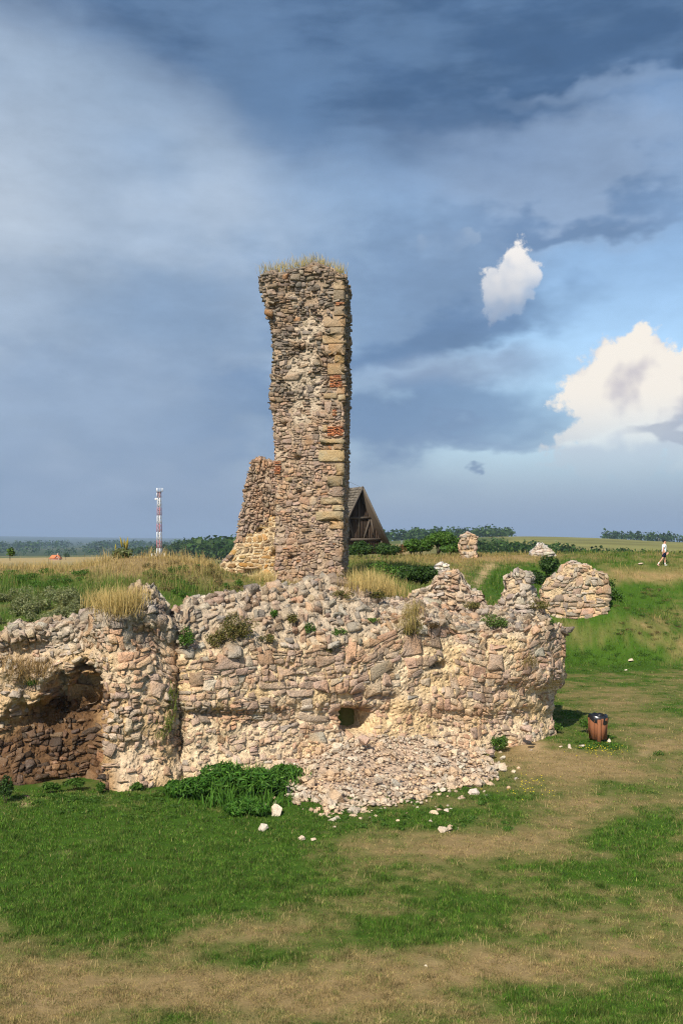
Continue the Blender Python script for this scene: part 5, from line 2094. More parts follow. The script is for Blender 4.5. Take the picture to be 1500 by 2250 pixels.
tuft('dry_grass_tuft', [P(px, py, 39.0) for px, py in ((565, 1282), (580, 1284), (592, 1284))], 'pale straw tufts before the drain at the tower foot', 420, (0.16, 0.2, 0.03), 0.3, 0.7, (0.5, 0.38, 0.16), (0.68, 0.54, 0.26), 6, 0.014, 0.25)
tuft('dry_grass_tuft', [cast(px, py) for px, py in ((895, 1385), (905, 1375), (900, 1360), (915, 1345))], 'yellowish grass hanging in the breach of the long wall', 500, (0.14, 0.2, 0.08), 0.2, 0.45, (0.24, 0.19, 0.06), (0.46, 0.36, 0.15), 7, 0.011, 0.6)
tuft('dry_grass_tuft', [cast(px, py) for px, py in ((1160, 1452), (1168, 1460), (1155, 1462))], 'small olive tuft on the face of the wall end', 220, (0.1, 0.08, 0.06), 0.12, 0.3, (0.2, 0.16, 0.05), (0.36, 0.27, 0.11), 8, 0.011, 0.9)
tuft('green_grass_tuft', [cast(px, py) for px, py in ((378, 1560), (372, 1590), (366, 1600), (376, 1530), (352, 1620))], 'green grass growing in the crack between the two walls', 420, (0.07, 0.08, 0.10), 0.12, 0.32, (0.10, 0.14, 0.02), (0.20, 0.24, 0.05), 9, 0.010, 0.7)


# ------------------------------------------------------------------ leafy plants
def leaf_cloud(blobs, n, size, rng, cols, shell=0.55, aspect=0.55, up=0.35, droop=0.0):
    """blobs: (centre, radii). leaves as bent rhombs, thick near the surface of the blobs"""
    bl = [(np.array(c, float), np.array(r, float)) for c, r in blobs]
    vol = np.array([np.prod(r) ** 0.75 for _, r in bl])
    k = rng.choice(len(bl), size=n, p=vol / vol.sum())
    C = np.array([b[0] for b in bl])[k]
    Rr = np.array([b[1] for b in bl])[k]
    u = rng.normal(size=(n, 3))
    u /= np.linalg.norm(u, axis=1)[:, None]
    rr = shell + (1 - shell) * rng.random(n) ** 0.7
    rr = np.where(rng.random(n) < 0.25, rng.random(n) ** 0.5, rr) * (1 + 0.10 * rng.normal(size=n))
    p = C + u * Rr * rr[:, None]
    nrm = u * 0.8 + rng.normal(size=(n, 3)) * 0.6 + (0, 0, up)
    nrm /= np.linalg.norm(nrm, axis=1)[:, None]
    a = np.cross(nrm, rng.normal(size=(n, 3)))
    a /= np.linalg.norm(a, axis=1)[:, None] + 1e-9
    b = np.cross(nrm, a)
    L = size * rng.uniform(0.6, 1.4, n)[:, None]
    a, b = a * L * 0.5, b * L * 0.5 * aspect
    bend = nrm * L * 0.12
    V = np.stack([p - a - bend, p + b, p + a - bend, p - b], 1).reshape(-1, 3)
    i = np.arange(n)[:, None] * 4
    Fc = np.concatenate([i + (0, 1, 3), i + (1, 2, 3)])
    cols = np.array(cols)
    c = cols[rng.integers(len(cols), size=n)] * (1 + 0.22 * rng.normal(size=(n, 1)))
    c = np.clip(c, 0.004, 0.6)
    return V, Fc, np.repeat(c, 4, 0)


GREENS = [(0.060, 0.135, 0.016), (0.080, 0.165, 0.022), (0.045, 0.105, 0.014), (0.10, 0.18, 0.03)]
DKGREENS = [(0.032, 0.074, 0.013), (0.045, 0.094, 0.018), (0.025, 0.058, 0.011), (0.06, 0.11, 0.022)]
LIMES = [(0.10, 0.17, 0.03), (0.075, 0.14, 0.025), (0.13, 0.19, 0.04)]
OLIVES = [(0.13, 0.125, 0.03), (0.17, 0.15, 0.04), (0.09, 0.105, 0.025), (0.20, 0.155, 0.06)]


def lumpy(c, r, k, rng, f=0.45):
    out = []
    for _ in range(k):
        u = rng.normal(size=3)
        u /= np.linalg.norm(u)
        u[2] = abs(u[2]) * 0.9 - 0.15
        s_ = rng.uniform(0.75, 1.25)
        out.append((np.array(c) + u * np.array(r) * rng.uniform(0.35, 0.8), np.array(r) * f * s_))
    return out


def bush(name, label, base, r, n, size, cols, seed, cat='bush', k=9, group=None, stems=3, aspect=0.55, f=0.45, lift=0.8):
    rng = np.random.default_rng(seed)
    root = thing(name, base, label, cat, group)
    c = np.array(base) + (0, 0, r[2] * lift)
    V, Fc, C = leaf_cloud(lumpy(c, r, k, rng, f), n, size, rng, cols, aspect=aspect)
    obj('foliage', mesh_arrays('foliage', V - np.array(base), Fc, M_LEAF, C), root, base)
    mb = MB()
    for i in range(stems):
        a = rng.uniform(0, 6.28)
        e = np.array(base) + (math.cos(a) * r[0] * 0.4, math.sin(a) * r[1] * 0.4, r[2] * 1.2)
        m = (np.array(base) + e) / 2 + rng.normal(size=3) * 0.05 * r[0]
        w0_ = 0.03 * max(r)
        mb.tube([np.array(base) - (0, 0, 0.08), m, e], [w0_, w0_ * 0.7, w0_ * 0.3], 5, (0.10, 0.08, 0.05))
    mb.build('stem', M_BARK, root, loc=base)
    return root


def g_at(px, d):
    x = (px - 750) / F * d
    return np.array((x, d, H1(x, d)))


WEEDS = [(0.045, 0.135, 0.014), (0.07, 0.18, 0.02), (0.035, 0.10, 0.012), (0.10, 0.21, 0.03)]
for k_, (spots_, n_, h0_, h1_, lab_) in enumerate((
        (((395, 1750), (420, 1745), (440, 1740), (455, 1752), (470, 1765)), 380, 0.14, 0.42, 'loose broad bladed weeds at the left of the wall foot clump'),
        (((490, 1735), (515, 1732), (540, 1738), (560, 1735), (505, 1770)), 520, 0.25, 0.75, 'tall broad bladed weeds rising above the wall foot clump'),
        (((590, 1735), (610, 1728), (640, 1718), (625, 1735), (600, 1765), (565, 1780)), 460, 0.15, 0.50, 'broad bladed weeds between the clump and the rubble'))):
    tuft('green_weeds', [hit(a_, b2_) for a_, b2_ in spots_], lab_, n_, (0.26, 0.24, 0.02), h0_, h1_, (0.055, 0.15, 0.016), (0.11, 0.23, 0.03), 30 + k_, 0.034, 0.6, None, 'stuff')
# big leafy weeds at the foot of the long wall
for k, (px, py, w, h, lab) in enumerate(((395, 1752, 50, 36, 'small leafy weeds left of the wall foot clump'), (440, 1758, 60, 58, 'leafy green weeds at the left end of the wall foot clump'), (500, 1752, 78, 78, 'tallest dark green weed clump at the foot of the long wall'),
                                         (570, 1752, 72, 66, 'bushy green weeds in the middle of the wall foot clump'), (625, 1722, 60, 40, 'green weeds touching the left edge of the rubble'), (545, 1790, 60, 34, 'low green weeds spreading in front of the wall foot clump'))):
    b_ = hit(px, py)
    sc_ = b_[1] / F
    bush('weed_clump', lab, b_, (w * sc_ * 0.85, w * sc_ * 0.62, h * sc_ * 0.60), 2600, 0.17, WEEDS, 500 + k, 'weeds', 16, 'weeds along the wall foot', 6, 0.22, 0.36)
for k, (px, py, w, h, cols, lab) in enumerate(((165, 1738, 46, 30, GREENS, 'low weeds below the brown hollow in the wall'), (110, 1745, 40, 26, GREENS, 'weeds left of the pillar foot'), (12, 1765, 34, 60, DKGREENS, 'dark nettles at the left picture edge'),
                                               (222, 1745, 18, 28, GREENS, 'single leafy weed at the pillar foot'), (345, 1725, 46, 26, LIMES, 'yellow green weeds between pillar and wall foot'), (300, 1740, 30, 18, GREENS, 'small weeds on the pale soil by the pillar'),
                                               (1100, 1652, 46, 34, GREENS, 'grey green weed at the right edge of the rubble top'), (1290, 1612, 40, 36, GREENS, 'weeds growing against the left side of the bin'),
                                               (1210, 1612, 40, 26, GREENS, 'weeds at the foot of the wall end'), (615, 1750, 26, 26, GREENS, 'weed poking up among the left rubble'))):
    b_ = hit(px, py)
    sc_ = b_[1] / F
    bush('weed_clump', lab, b_, (w * sc_ * 0.6, w * sc_ * 0.5, h * sc_ * 0.6), 700, 0.10, cols, 520 + k, 'weeds', 9, 'weeds along the wall foot', 3, 0.26, 0.4)
# plants rooted in the masonry
for k, (px, py, d, w, h, cols, n, lab) in enumerate((
        (515, 1390, 26.9, 74, 80, OLIVES, 1500, 'olive shrub sprawling down the left part of the long wall'),
        (478, 1410, 26.3, 40, 50, OLIVES, 500, 'brownish shrub at the left shoulder of the long wall'),
        (602, 1350, 27.6, 22, 26, GREENS, 260, 'bright green little plant on the upper wall, alone'),
        (642, 1365, 27.4, 26, 34, OLIVES, 260, 'small olive weed right of the bright green plant'), (680, 1385, 27.3, 26, 30, GREENS, 240, 'tiny weed near the middle of the wall top'),
        (590, 1405, 26.6, 34, 26, OLIVES, 300, 'olive weed under the bright green plant'), (745, 1392, 27.4, 40, 22, GREENS, 300, 'flat green weeds on the ledge of the wall'), (820, 1365, 27.9, 30, 16, LIMES, 200, 'yellow green weeds below the tower on the ledge'),
        (720, 1432, 26.6, 20, 18, OLIVES, 160, 'small weed between facing stones'), (750, 1310, 29.0, 46, 26, OLIVES, 420, 'brown weeds before the tower foot'), (830, 1312, 29.0, 40, 30, OLIVES, 420, 'brown shrub under the golden grass'),
        (905, 1385, 28.0, 44, 44, OLIVES, 520, 'yellow weeds hanging in the wall breach'), (945, 1375, 28.2, 34, 26, [(0.10, 0.07, 0.03), (0.14, 0.09, 0.04)], 300, 'reddish brown plant on the wall breach edge'),
        (1040, 1335, 29.4, 50, 34, OLIVES, 520, 'olive bush behind the breach'), (1085, 1372, 29.2, 66, 46, LIMES, 900, 'yellow green bush below the pinnacle'), (1185, 1330, 30.6, 44, 34, OLIVES, 560, 'olive bush at the right side of the pinnacle'),
        (1210, 1368, 30.4, 14, 22, GREENS, 120, 'tiny plant at the right edge of the wall'), (410, 1405, 27.0, 40, 60, GREENS, 600, 'green plants in the gap between the two walls'),
        (70, 1500, 24.65, 40, 26, GREENS, 260, 'green weed below the dry weeds on the left wall'))):
    b_ = cast(px, py + h * 0.25)
    sc_ = b_[1] / F
    bush('wall_plant', lab, b_, (w * sc_ * 0.62, w * sc_ * 0.45, h * sc_ * 0.6), int(n * 1.3), 0.06, cols, 560 + k, 'plant', 9, None, 2, 0.40, 0.42, 0.45)

# bushes and small trees behind the walls
for k, (px, py, d, w, h, n, size, cols, lab) in enumerate((
        (850, 1288, 43, 100, 56, 3200, 0.13, GREENS, 'round green bush behind the golden grass of the wall top'),
        (912, 1292, 42, 84, 56, 3000, 0.13, DKGREENS, 'dark green bush left of the white masonry lump'),
        (792, 1222, 66, 70, 36, 1800, 0.16, DKGREENS, 'clipped dark hedge in front of the timber gable'),
        (850, 1224, 66, 70, 34, 1800, 0.16, DKGREENS, 'right half of the hedge below the timber gable'),
        (905, 1222, 68, 40, 44, 1300, 0.17, GREENS, 'leafy bush between the hedge and the tall shrub'),
        (885, 1216, 67.5, 22, 20, 400, 0.15, [(0.20, 0.09, 0.03), (0.12, 0.10, 0.03)], 'rusty red bush at the end of the hedge'),
        (1205, 1262, 57, 62, 50, 1900, 0.15, DKGREENS, 'dark bush at the upper left of the wall fragment'), (1180, 1290, 54.5, 40, 40, 1000, 0.14, DKGREENS, 'low dark bush beside the wall fragment'),
        (1352, 1335, 52.5, 36, 44, 900, 0.13, GREENS, 'green plant against the right edge of the wall fragment'), (1345, 1295, 53.5, 20, 26, 400, 0.13, LIMES, 'light green plant at the upper right of the fragment'))):
    b_ = P(px, py, d)
    b_[2] = min(b_[2], H1(b_[0], b_[1]) + 0.05)
    sc_ = d / F
    top = CAMZ - (py - h - HY) * sc_
    hz_ = max(top - b_[2], 0.4)
    bush('bush', lab, b_, (w * sc_ * 0.52, w * sc_ * 0.5, hz_ * 0.55), n, size, cols, 600 + k, 'bush', 10, None, 3)


def scrub(name, label, spots, n_each, size, seed, kind='stuff'):
    rng = np.random.default_rng(seed)
    Vs, Fs, Cs, n0 = [], [], [], 0
    for (px, py, w, h, cols) in spots:
        b = hit(px, py)
        sc = b[1] / F
        r = (w * sc * 0.5, w * sc * 0.5, h * sc * 0.55)
        V, Fc, C = leaf_cloud(lumpy(b + (0, 0, r[2] * 0.5), r, 5, rng, 0.5), n_each, size, rng, cols, aspect=0.3, up=0.1)
        Vs.append(V)
        Fs.append(Fc + n0)
        Cs.append(C)
        n0 += len(V)
    me = mesh_arrays(name, np.concatenate(Vs), np.concatenate(Fs), M_LEAF, np.concatenate(Cs))
    tag(obj(name, me), label, 'plants', None, kind)


SAGE = [(0.20, 0.22, 0.11), (0.16, 0.19, 0.08), (0.25, 0.26, 0.13), (0.19, 0.20, 0.07)]
BROWNS = [(0.19, 0.135, 0.06), (0.14, 0.125, 0.045), (0.24, 0.16, 0.07), (0.11, 0.115, 0.035)]
_r = np.random.default_rng(91)
scrub('wormwood', 'grey green feathery wormwood on the left mound behind the wall', [(_r.uniform(-20, 195), _r.uniform(1310, 1385), _r.uniform(34, 60), _r.uniform(26, 46), SAGE) for _ in range(34)], 420, 0.085, 92)
scrub('mound_scrub', 'brown and green low scrub on the mound between pillar and tower', [(_r.uniform(320, 530), _r.uniform(1245, 1305), _r.uniform(20, 46), _r.uniform(12, 26), BROWNS if _r.random() < 0.65 else GREENS) for _ in range(46)]
      + [(_r.uniform(380, 430), _r.uniform(1290, 1420), 26, 18, GREENS) for _ in range(14)] + [(_r.uniform(20, 190), _r.uniform(1262, 1300), _r.uniform(30, 60), _r.uniform(14, 24), GREENS) for _ in range(20)], 240, 0.075, 93)
scrub('bank_herbs', 'patches of broad leaved green herbs on the right bank and lawn', [(_r.uniform(1230, 1500), _r.uniform(1425, 1480), _r.uniform(20, 44), _r.uniform(7, 14), GREENS) for _ in range(34)]
      + [(_r.uniform(1350, 1500), _r.uniform(1290, 1420), _r.uniform(14, 34), _r.uniform(6, 12), GREENS if _r.random() < 0.7 else BROWNS) for _ in range(40)]
      + [(_r.uniform(660, 1120), _r.uniform(1755, 1825) - 0.0, _r.uniform(16, 40), _r.uniform(6, 13), GREENS) for _ in range(40)]
      + [(_r.uniform(1265, 1350), _r.uniform(1622, 1652), _r.uniform(14, 30), _r.uniform(5, 10), GREENS) for _ in range(16)] + [(1447, 1660, 30, 14, GREENS)]
      + [(_r.uniform(10, 420), _r.uniform(1745, 1800), _r.uniform(20, 44), _r.uniform(6, 14), GREENS) for _ in range(36)], 130, 0.06, 94)


def flowers():
    rng = np.random.default_rng(95)
    pts = [(rng.normal(1310, 26), rng.normal(1655, 7)) for _ in range(70)] + [(rng.normal(1165, 34), rng.normal(1735, 12)) for _ in range(50)]
    V, Fc = [], []
    for px, py in pts:
        p = hit(px, py) + (0, 0, rng.uniform(0.06, 0.13))
        r = 0.014
        n = len(V)
        V += [p + (math.cos(a) * r, math.sin(a) * r - 0.004, 0.4 * r * math.sin(a)) for a in np.linspace(0, 6.28, 6)[:-1]]
        Fc += [[n, n + 1, n + 2], [n, n + 2, n + 3], [n, n + 3, n + 4]]
    me = mesh_arrays('yellow_flowers', np.array(V), np.array(Fc), M_LEAF, np.tile(np.array((0.75, 0.58, 0.03)), (len(V), 1)))
    tag(obj('yellow_flowers', me), 'tiny yellow flowers in the lawn near the bin and rubble', 'flowers', None, 'stuff')


flowers()


def tree(name, label, base, hgt, rad, n, size, cols, seed, cat='tree', group=None, trunk_r=None, k=14, crown0=0.30, f=0.42):
    rng = np.random.default_rng(seed)
    base = np.array(base, float)
    root = thing(name, base, label, cat, group)
    tr = trunk_r or hgt * 0.03
    mb = MB()
    topp = base + (rng.normal() * 0.05 * hgt, rng.normal() * 0.05 * hgt, hgt * 0.72)
    mb.tube([base - (0, 0, 0.15 * hgt * 0.2), base + (topp - base) * 0.35, topp], [tr, tr * 0.75, tr * 0.25], 6, (0.1, 0.08, 0.06))
    for i in range(6):
        a = rng.uniform(0, 6.28)
        s_ = base + (topp - base) * rng.uniform(0.35, 0.8)
        e = s_ + (math.cos(a) * rad * 0.7, math.sin(a) * rad * 0.7, hgt * 0.18)
        mb.tube([s_, (s_ + e) / 2 + (0, 0, 0.02 * hgt), e], [tr * 0.4, tr * 0.28, tr * 0.1], 5, (0.1, 0.08, 0.06))
    mb.build('trunk', M_BARK, root, loc=base)
    cc = base + (0, 0, hgt * (crown0 + (1 - crown0) * 0.5))
    V, Fc, C = leaf_cloud(lumpy(cc, (rad, rad, hgt * (1 - crown0) * 0.5), k, rng, f), n, size, rng, cols)
    obj('crown', mesh_arrays('crown', V - base, Fc, M_LEAF, C), root, base)
    return root


for k, (px, d, ytop, w, n, lab) in enumerate(((962, 69, 1160, 74, 5200, 'tall elder shrub with sky behind its top, left of the squat pillar'), (1006, 72, 1172, 40, 1700, 'smaller leafy shrub just behind the squat pillar'),
                                               (925, 70, 1180, 50, 2600, 'green shrub left of the tall elder'), (990, 67, 1192, 46, 1600, 'low shrub at the left foot of the squat pillar'))):
    b_ = g_at(px, d)
    hh_ = CAMZ - (ytop - HY) / F * d - b_[2]
    bush('shrub', lab, b_, (w * d / F * 0.5, w * d / F * 0.5, hh_ * 0.5), n, 0.17, GREENS, 701 + k, 'shrub', 18, None, 5, 0.55, 0.40, 0.95)


def mullein(px, py, d, h, label, seed, n=5):
    rng = np.random.default_rng(seed)
    b = P(px, py, d)
    root = thing('mullein', b, label, 'plant', 'tall flower spikes on the mound')
    mb, mf = MB(), MB()
    for i in range(n):
        o = rng.normal(size=3) * (0.18, 0.15, 0)
        hh = h * rng.uniform(0.55, 1.0)
        t = b + o + (rng.normal() * 0.06, 0, hh)
        mb.tube([b + o * 0.4 - (0, 0, 0.2), b + o + (0, 0, hh * 0.5), t], [0.014, 0.012, 0.008], 5, (0.16, 0.18, 0.06))
        mf.tube([b + o + (t - b - o) * 0.45, b + o + (t - b - o) * 0.75, t], [0.034, 0.03, 0.006], 6, (0.42, 0.33, 0.06))
    mb.build('stalk', M_LEAF, root, loc=b)
    mf.build('flower_spike', M_LEAF, root, loc=b)
    V, Fc, C = leaf_cloud([(b + (0, 0, 0.12), (0.3, 0.3, 0.2))], 160, 0.16, rng, [(0.16, 0.18, 0.08), (0.12, 0.15, 0.05)])
    obj('leaves', mesh_arrays('leaves', V - b, Fc, M_LEAF, C), root, b)


mullein(273, 1222, 39, 0.78, 'cluster of yellow mullein spikes on the crest of the mound', 1, 6)
mullein(262, 1222, 39, 0.45, 'thin flower spike just left of the mullein cluster', 2, 2)
b_ = P(22, 1224, 39)
bush('bush', 'small lime green sapling on the far left crest', P(22, 1228, 39), (0.22, 0.22, 0.30), 260, 0.10, LIMES, 650, 'bush', 6)


# ------------------------------------------------------------------ timber gable house
def build_house():
    d = 75.0
    ap = P(796, 1070, d)
    wd = np.array((0.87, 0.493, 0))
    bk = np.array((-0.493, 0.87, 0))
    up = np.array((0, 0, 1.0))
    hw = 2.42
    hgt = ap[2] - P(856, 1200, d)[2]
    base = ap - up * (hgt + 0.6)
    root = thing('timber_house', base, 'dark timber house with a steep shingled gable roof beside the tower', 'house')
    M_W = mat_plain('weathered_timber', None, 0.85, 0.15, 6.0, 0.45, (6.0, 6.0, 0.6), 0.3)
    M_SH = mat_plain('wood_shingle', None, 0.9, 0.1, 14.0, 0.35, None, 0.3)
    slope_dir = {}
    for sgn in (-1, 1):
        e = wd * sgn * hw - up * hgt
        L = np.linalg.norm(e)
        e = e / L
        nrm = np.cross(bk, e) * (1 if sgn > 0 else -1)
        if nrm[2] < 0:
            nrm = -nrm
        Lr = 9.0
        mb = MB()
        mb.bar(ap + e * 0.0 - nrm * 0.05 + bk * 0.02, ap + e * (L + 0.4) - nrm * 0.05 + bk * 0.02, 0.001, 0.001, nrm)
        mb = MB()
        c8 = []
        for o_, t_ in ((0, 0), (0, Lr)):
            pass
        a0, a1 = ap - nrm * 0.10, ap + e * (L + 0.45) - nrm * 0.10
        mb.hexa([a0, a1, a1 + bk * Lr, a0 + bk * Lr, a0 + nrm * 0.08, a1 + nrm * 0.08, a1 + bk * Lr + nrm * 0.08, a0 + bk * Lr + nrm * 0.08], (0.07, 0.055, 0.042))
        roof = mb.build('roof', M_W, root, loc=tuple(ap))
        n = 24
        g = np.random.default_rng(31 + sgn)
        for i in range(n):
            t0, t1 = (L + 0.45) * i / n, (L + 0.45) * (i + 1.12) / n
            mb = MB()
            x = -0.06
            while x < Lr:
                w = g.uniform(0.14, 0.26)
                cc = np.array((0.175, 0.15, 0.12)) * g.uniform(0.6, 1.2)
                q0, q1 = ap + e * t0 + nrm * 0.012, ap + e * (t1 + g.normal() * 0.012) + nrm * 0.055
                th = nrm * 0.03
                mb.hexa([q0 + bk * x, q1 + bk * x, q1 + bk * (x + w * 0.95), q0 + bk * (x + w * 0.95), q0 + bk * x + th, q1 + bk * x + th, q1 + bk * (x + w * 0.95) + th, q0 + bk * (x + w * 0.95) + th], cc)
                x += w
            mb.build('shingle_course', M_SH, roof, loc=tuple(ap + e * t0))
        mb = MB()
        mb.bar(ap - bk * 0.05 - nrm * 0.02 + up * 0.03, ap - bk * 0.05 + e * (L + 0.5) - nrm * 0.02, 0.06, 0.15, nrm, (0.12, 0.10, 0.08))
        mb.build('bargeboard', M_W, root, loc=tuple(ap))
    # gable wall, half a metre behind the roof edge
    fb = ap + bk * 0.75 - up * 0.12
    g = np.random.default_rng(33)
    k = hgt / hw
    x = -hw
    while x < hw:
        w = g.uniform(0.15, 0.22)
        x2 = min(x + w - 0.015, hw)
        h0, h1 = -abs(x) * k, -abs(x2) * k
        bot = -(hgt + 0.5)
        p = lambda xx, zz, o=0.0: fb + wd * xx + up * zz + bk * o
        mb = MB()
        o = g.normal() * 0.006
        mid = x < 0 < x2
        hh0, hh1 = (h0, h1) if not mid else (min(h0, h1), min(h0, h1))
        cc = np.array((0.055, 0.038, 0.027)) * g.uniform(0.5, 1.5)
        mb.hexa([p(x, bot, o), p(x2, bot, o), p(x2, bot, o + .03), p(x, bot, o + .03), p(x, hh0, o), p(x2, hh1, o), p(x2, hh1, o + .03), p(x, hh0, o + .03)], cc)
        mb.build('plank', M_W, root, loc=tuple(p(x, bot)))
        x += w

    def gpix(zx, zy):
        """zoomed picture coordinates of the gable -> (across, up) on the wall"""
        px, py = 740 + zx * 320 / 1500.0, 1040 + zy * 0.21333
        kx = (px - 750) / F
        a = (kx * fb[1] - fb[0]) / (wd[0] - kx * wd[1])
        dd = fb[1] + wd[1] * a
        return a, CAMZ - (py - HY) / F * dd - fb[2]
    bc = (0.105, 0.085, 0.068)
    for nm, a, b, w in (('collar_beam', (100, 460), (356, 458), 0.16), ('tie_beam', (60, 682), (468, 680), 0.17), ('post', (223, 230), (223, 672), 0.13), ('brace', (334, 474), (272, 674), 0.13), ('brace', (122, 474), (164, 672), 0.12), ('brace', (346, 474), (384, 668), 0.10)):
        (xa, za), (xb, zb) = gpix(*a), gpix(*b)
        mb = MB()
        off = -0.075 if 'beam' in nm else -0.05
        pa, pb = fb + wd * xa + up * za + bk * off, fb + wd * xb + up * zb + bk * off
        mb.bar(pa, pb, 0.11, w, up if 'beam' in nm else wd, bc)
        if 'beam' not in nm:
            mb = MB()
            mb.bar(pa, pb, w, 0.09, -bk, bc)
        mb.build(nm, M_W, root, loc=tuple(pa))
    # short post under the tie beam
    (xa, za) = gpix(455, 690)
    mb = MB()
    mb.bar(fb + wd * xa + up * za - bk * 0.06, fb + wd * xa + up * (za - 0.6) - bk * 0.06, 0.14, 0.12, -bk, bc)
    mb.build('post', M_W, root, loc=tuple(fb + wd * xa + up * za))
    # lightning wire on the ridge
    mb = MB()
    mb.tube([ap + up * 0.02 + bk * 0.3, ap + up * 0.55 + bk * 2.2, ap + up * 0.55 + bk * 4.0], 0.012, 5, (0.1, 0.1, 0.1))
    mb.build('lightning_wire', M_W, root, loc=tuple(ap))


build_house()


# ------------------------------------------------------------------ wooden litter bin
def build_bin():
    b = hit(1313, 1629)
    sc = b[1] / F
    Rr, Hh = 19.5 * sc, 46 * sc
    root = thing('litter_bin', b, 'brown wooden litter bin with a black bag over its rim', 'bin')
    M_B = mat_plain('stained_wood', None, 0.8, 0.2, 10.0, 0.35, (14.0, 14.0, 1.2), 0.3)
    g = np.random.default_rng(9)
    n = 8
    z0 = 0.09
    for i in range(n):
        a = 2 * math.pi * (i + 0.5) / n + 0.15
        nrm = np.array((math.cos(a), math.sin(a), 0))
        tan = np.array((-math.sin(a), math.cos(a), 0))
        w = 2 * Rr * math.tan(math.pi / n) * 0.94
        mb = MB()
        lo, hi = b + nrm * Rr * 0.93 + (0, 0, z0), b + nrm * Rr * 1.03 + (0, 0, z0 + Hh)
        mb.bar(lo, hi, w, 0.03, nrm, np.array((0.20, 0.078, 0.036)) * g.uniform(0.8, 1.2))
        mb.build('plank', M_B, root, loc=tuple(lo))
    mb = MB()
    fr = np.array((-0.12, -0.99, 0))
    pst = b + fr * (Rr * 1.10)
    mb.bar(pst - (0, 0, 0.08), pst + (0, 0, z0 + Hh * 0.96), 0.105, 0.05, -fr, (0.23, 0.092, 0.042))
    mb.build('post', M_B, root, loc=tuple(pst))
    mb = MB()
    ring = [b + (math.cos(t) * Rr * 0.9, math.sin(t) * Rr * 0.9, z0 + 0.02) for t in np.linspace(0, 2 * math.pi, 17)[:-1]]
    mb.add(ring + [b + (0, 0, z0 + 0.02)], [(i, (i + 1) % 16, 16) for i in range(16)], (), (0.14, 0.07, 0.04))
    mb.build('floor', M_B, root, loc=tuple(b))
    # the bag: folded over the rim, sagging inside
    M_BAG = mat_plain('black_plastic', (0.010, 0.011, 0.014), 0.28, 0.6)
    rows = [(1.07, -0.135, 1), (1.12, -0.10, 1), (1.13, -0.02, 1), (1.08, 0.06, 1), (0.98, 0.085, 1), (0.86, 0.03, 1), (0.70, -0.06, 1), (0.35, -0.09, 1), (0.02, -0.05, 1)]
    m = 28
    V = []
    for j, (r_, z_, _) in enumerate(rows):
        for i in range(m):
            t = 2 * math.pi * i / m
            wob = 0.05 * math.sin(3 * t + j) + 0.04 * g.normal()
            drop = 0.05 * math.sin(t * 2 + 0.9) * (j < 2) - 0.045 * max(0, math.cos(t + 2.3)) * (j < 2)
            rr = Rr * (r_ + wob * (0.6 if j < 6 else 1.2))
            V.append(b + (math.cos(t) * rr, math.sin(t) * rr, z0 + Hh + z_ + drop + 0.018 * g.normal()))
    f4 = [(j * m + i, j * m + (i + 1) % m, (j + 1) * m + (i + 1) % m, (j + 1) * m + i) for j in range(len(rows) - 1) for i in range(m)]
    mb = MB()
    mb.add(V, (), f4)
    mb.build('bin_bag', M_BAG, root, loc=tuple(b))


build_bin()


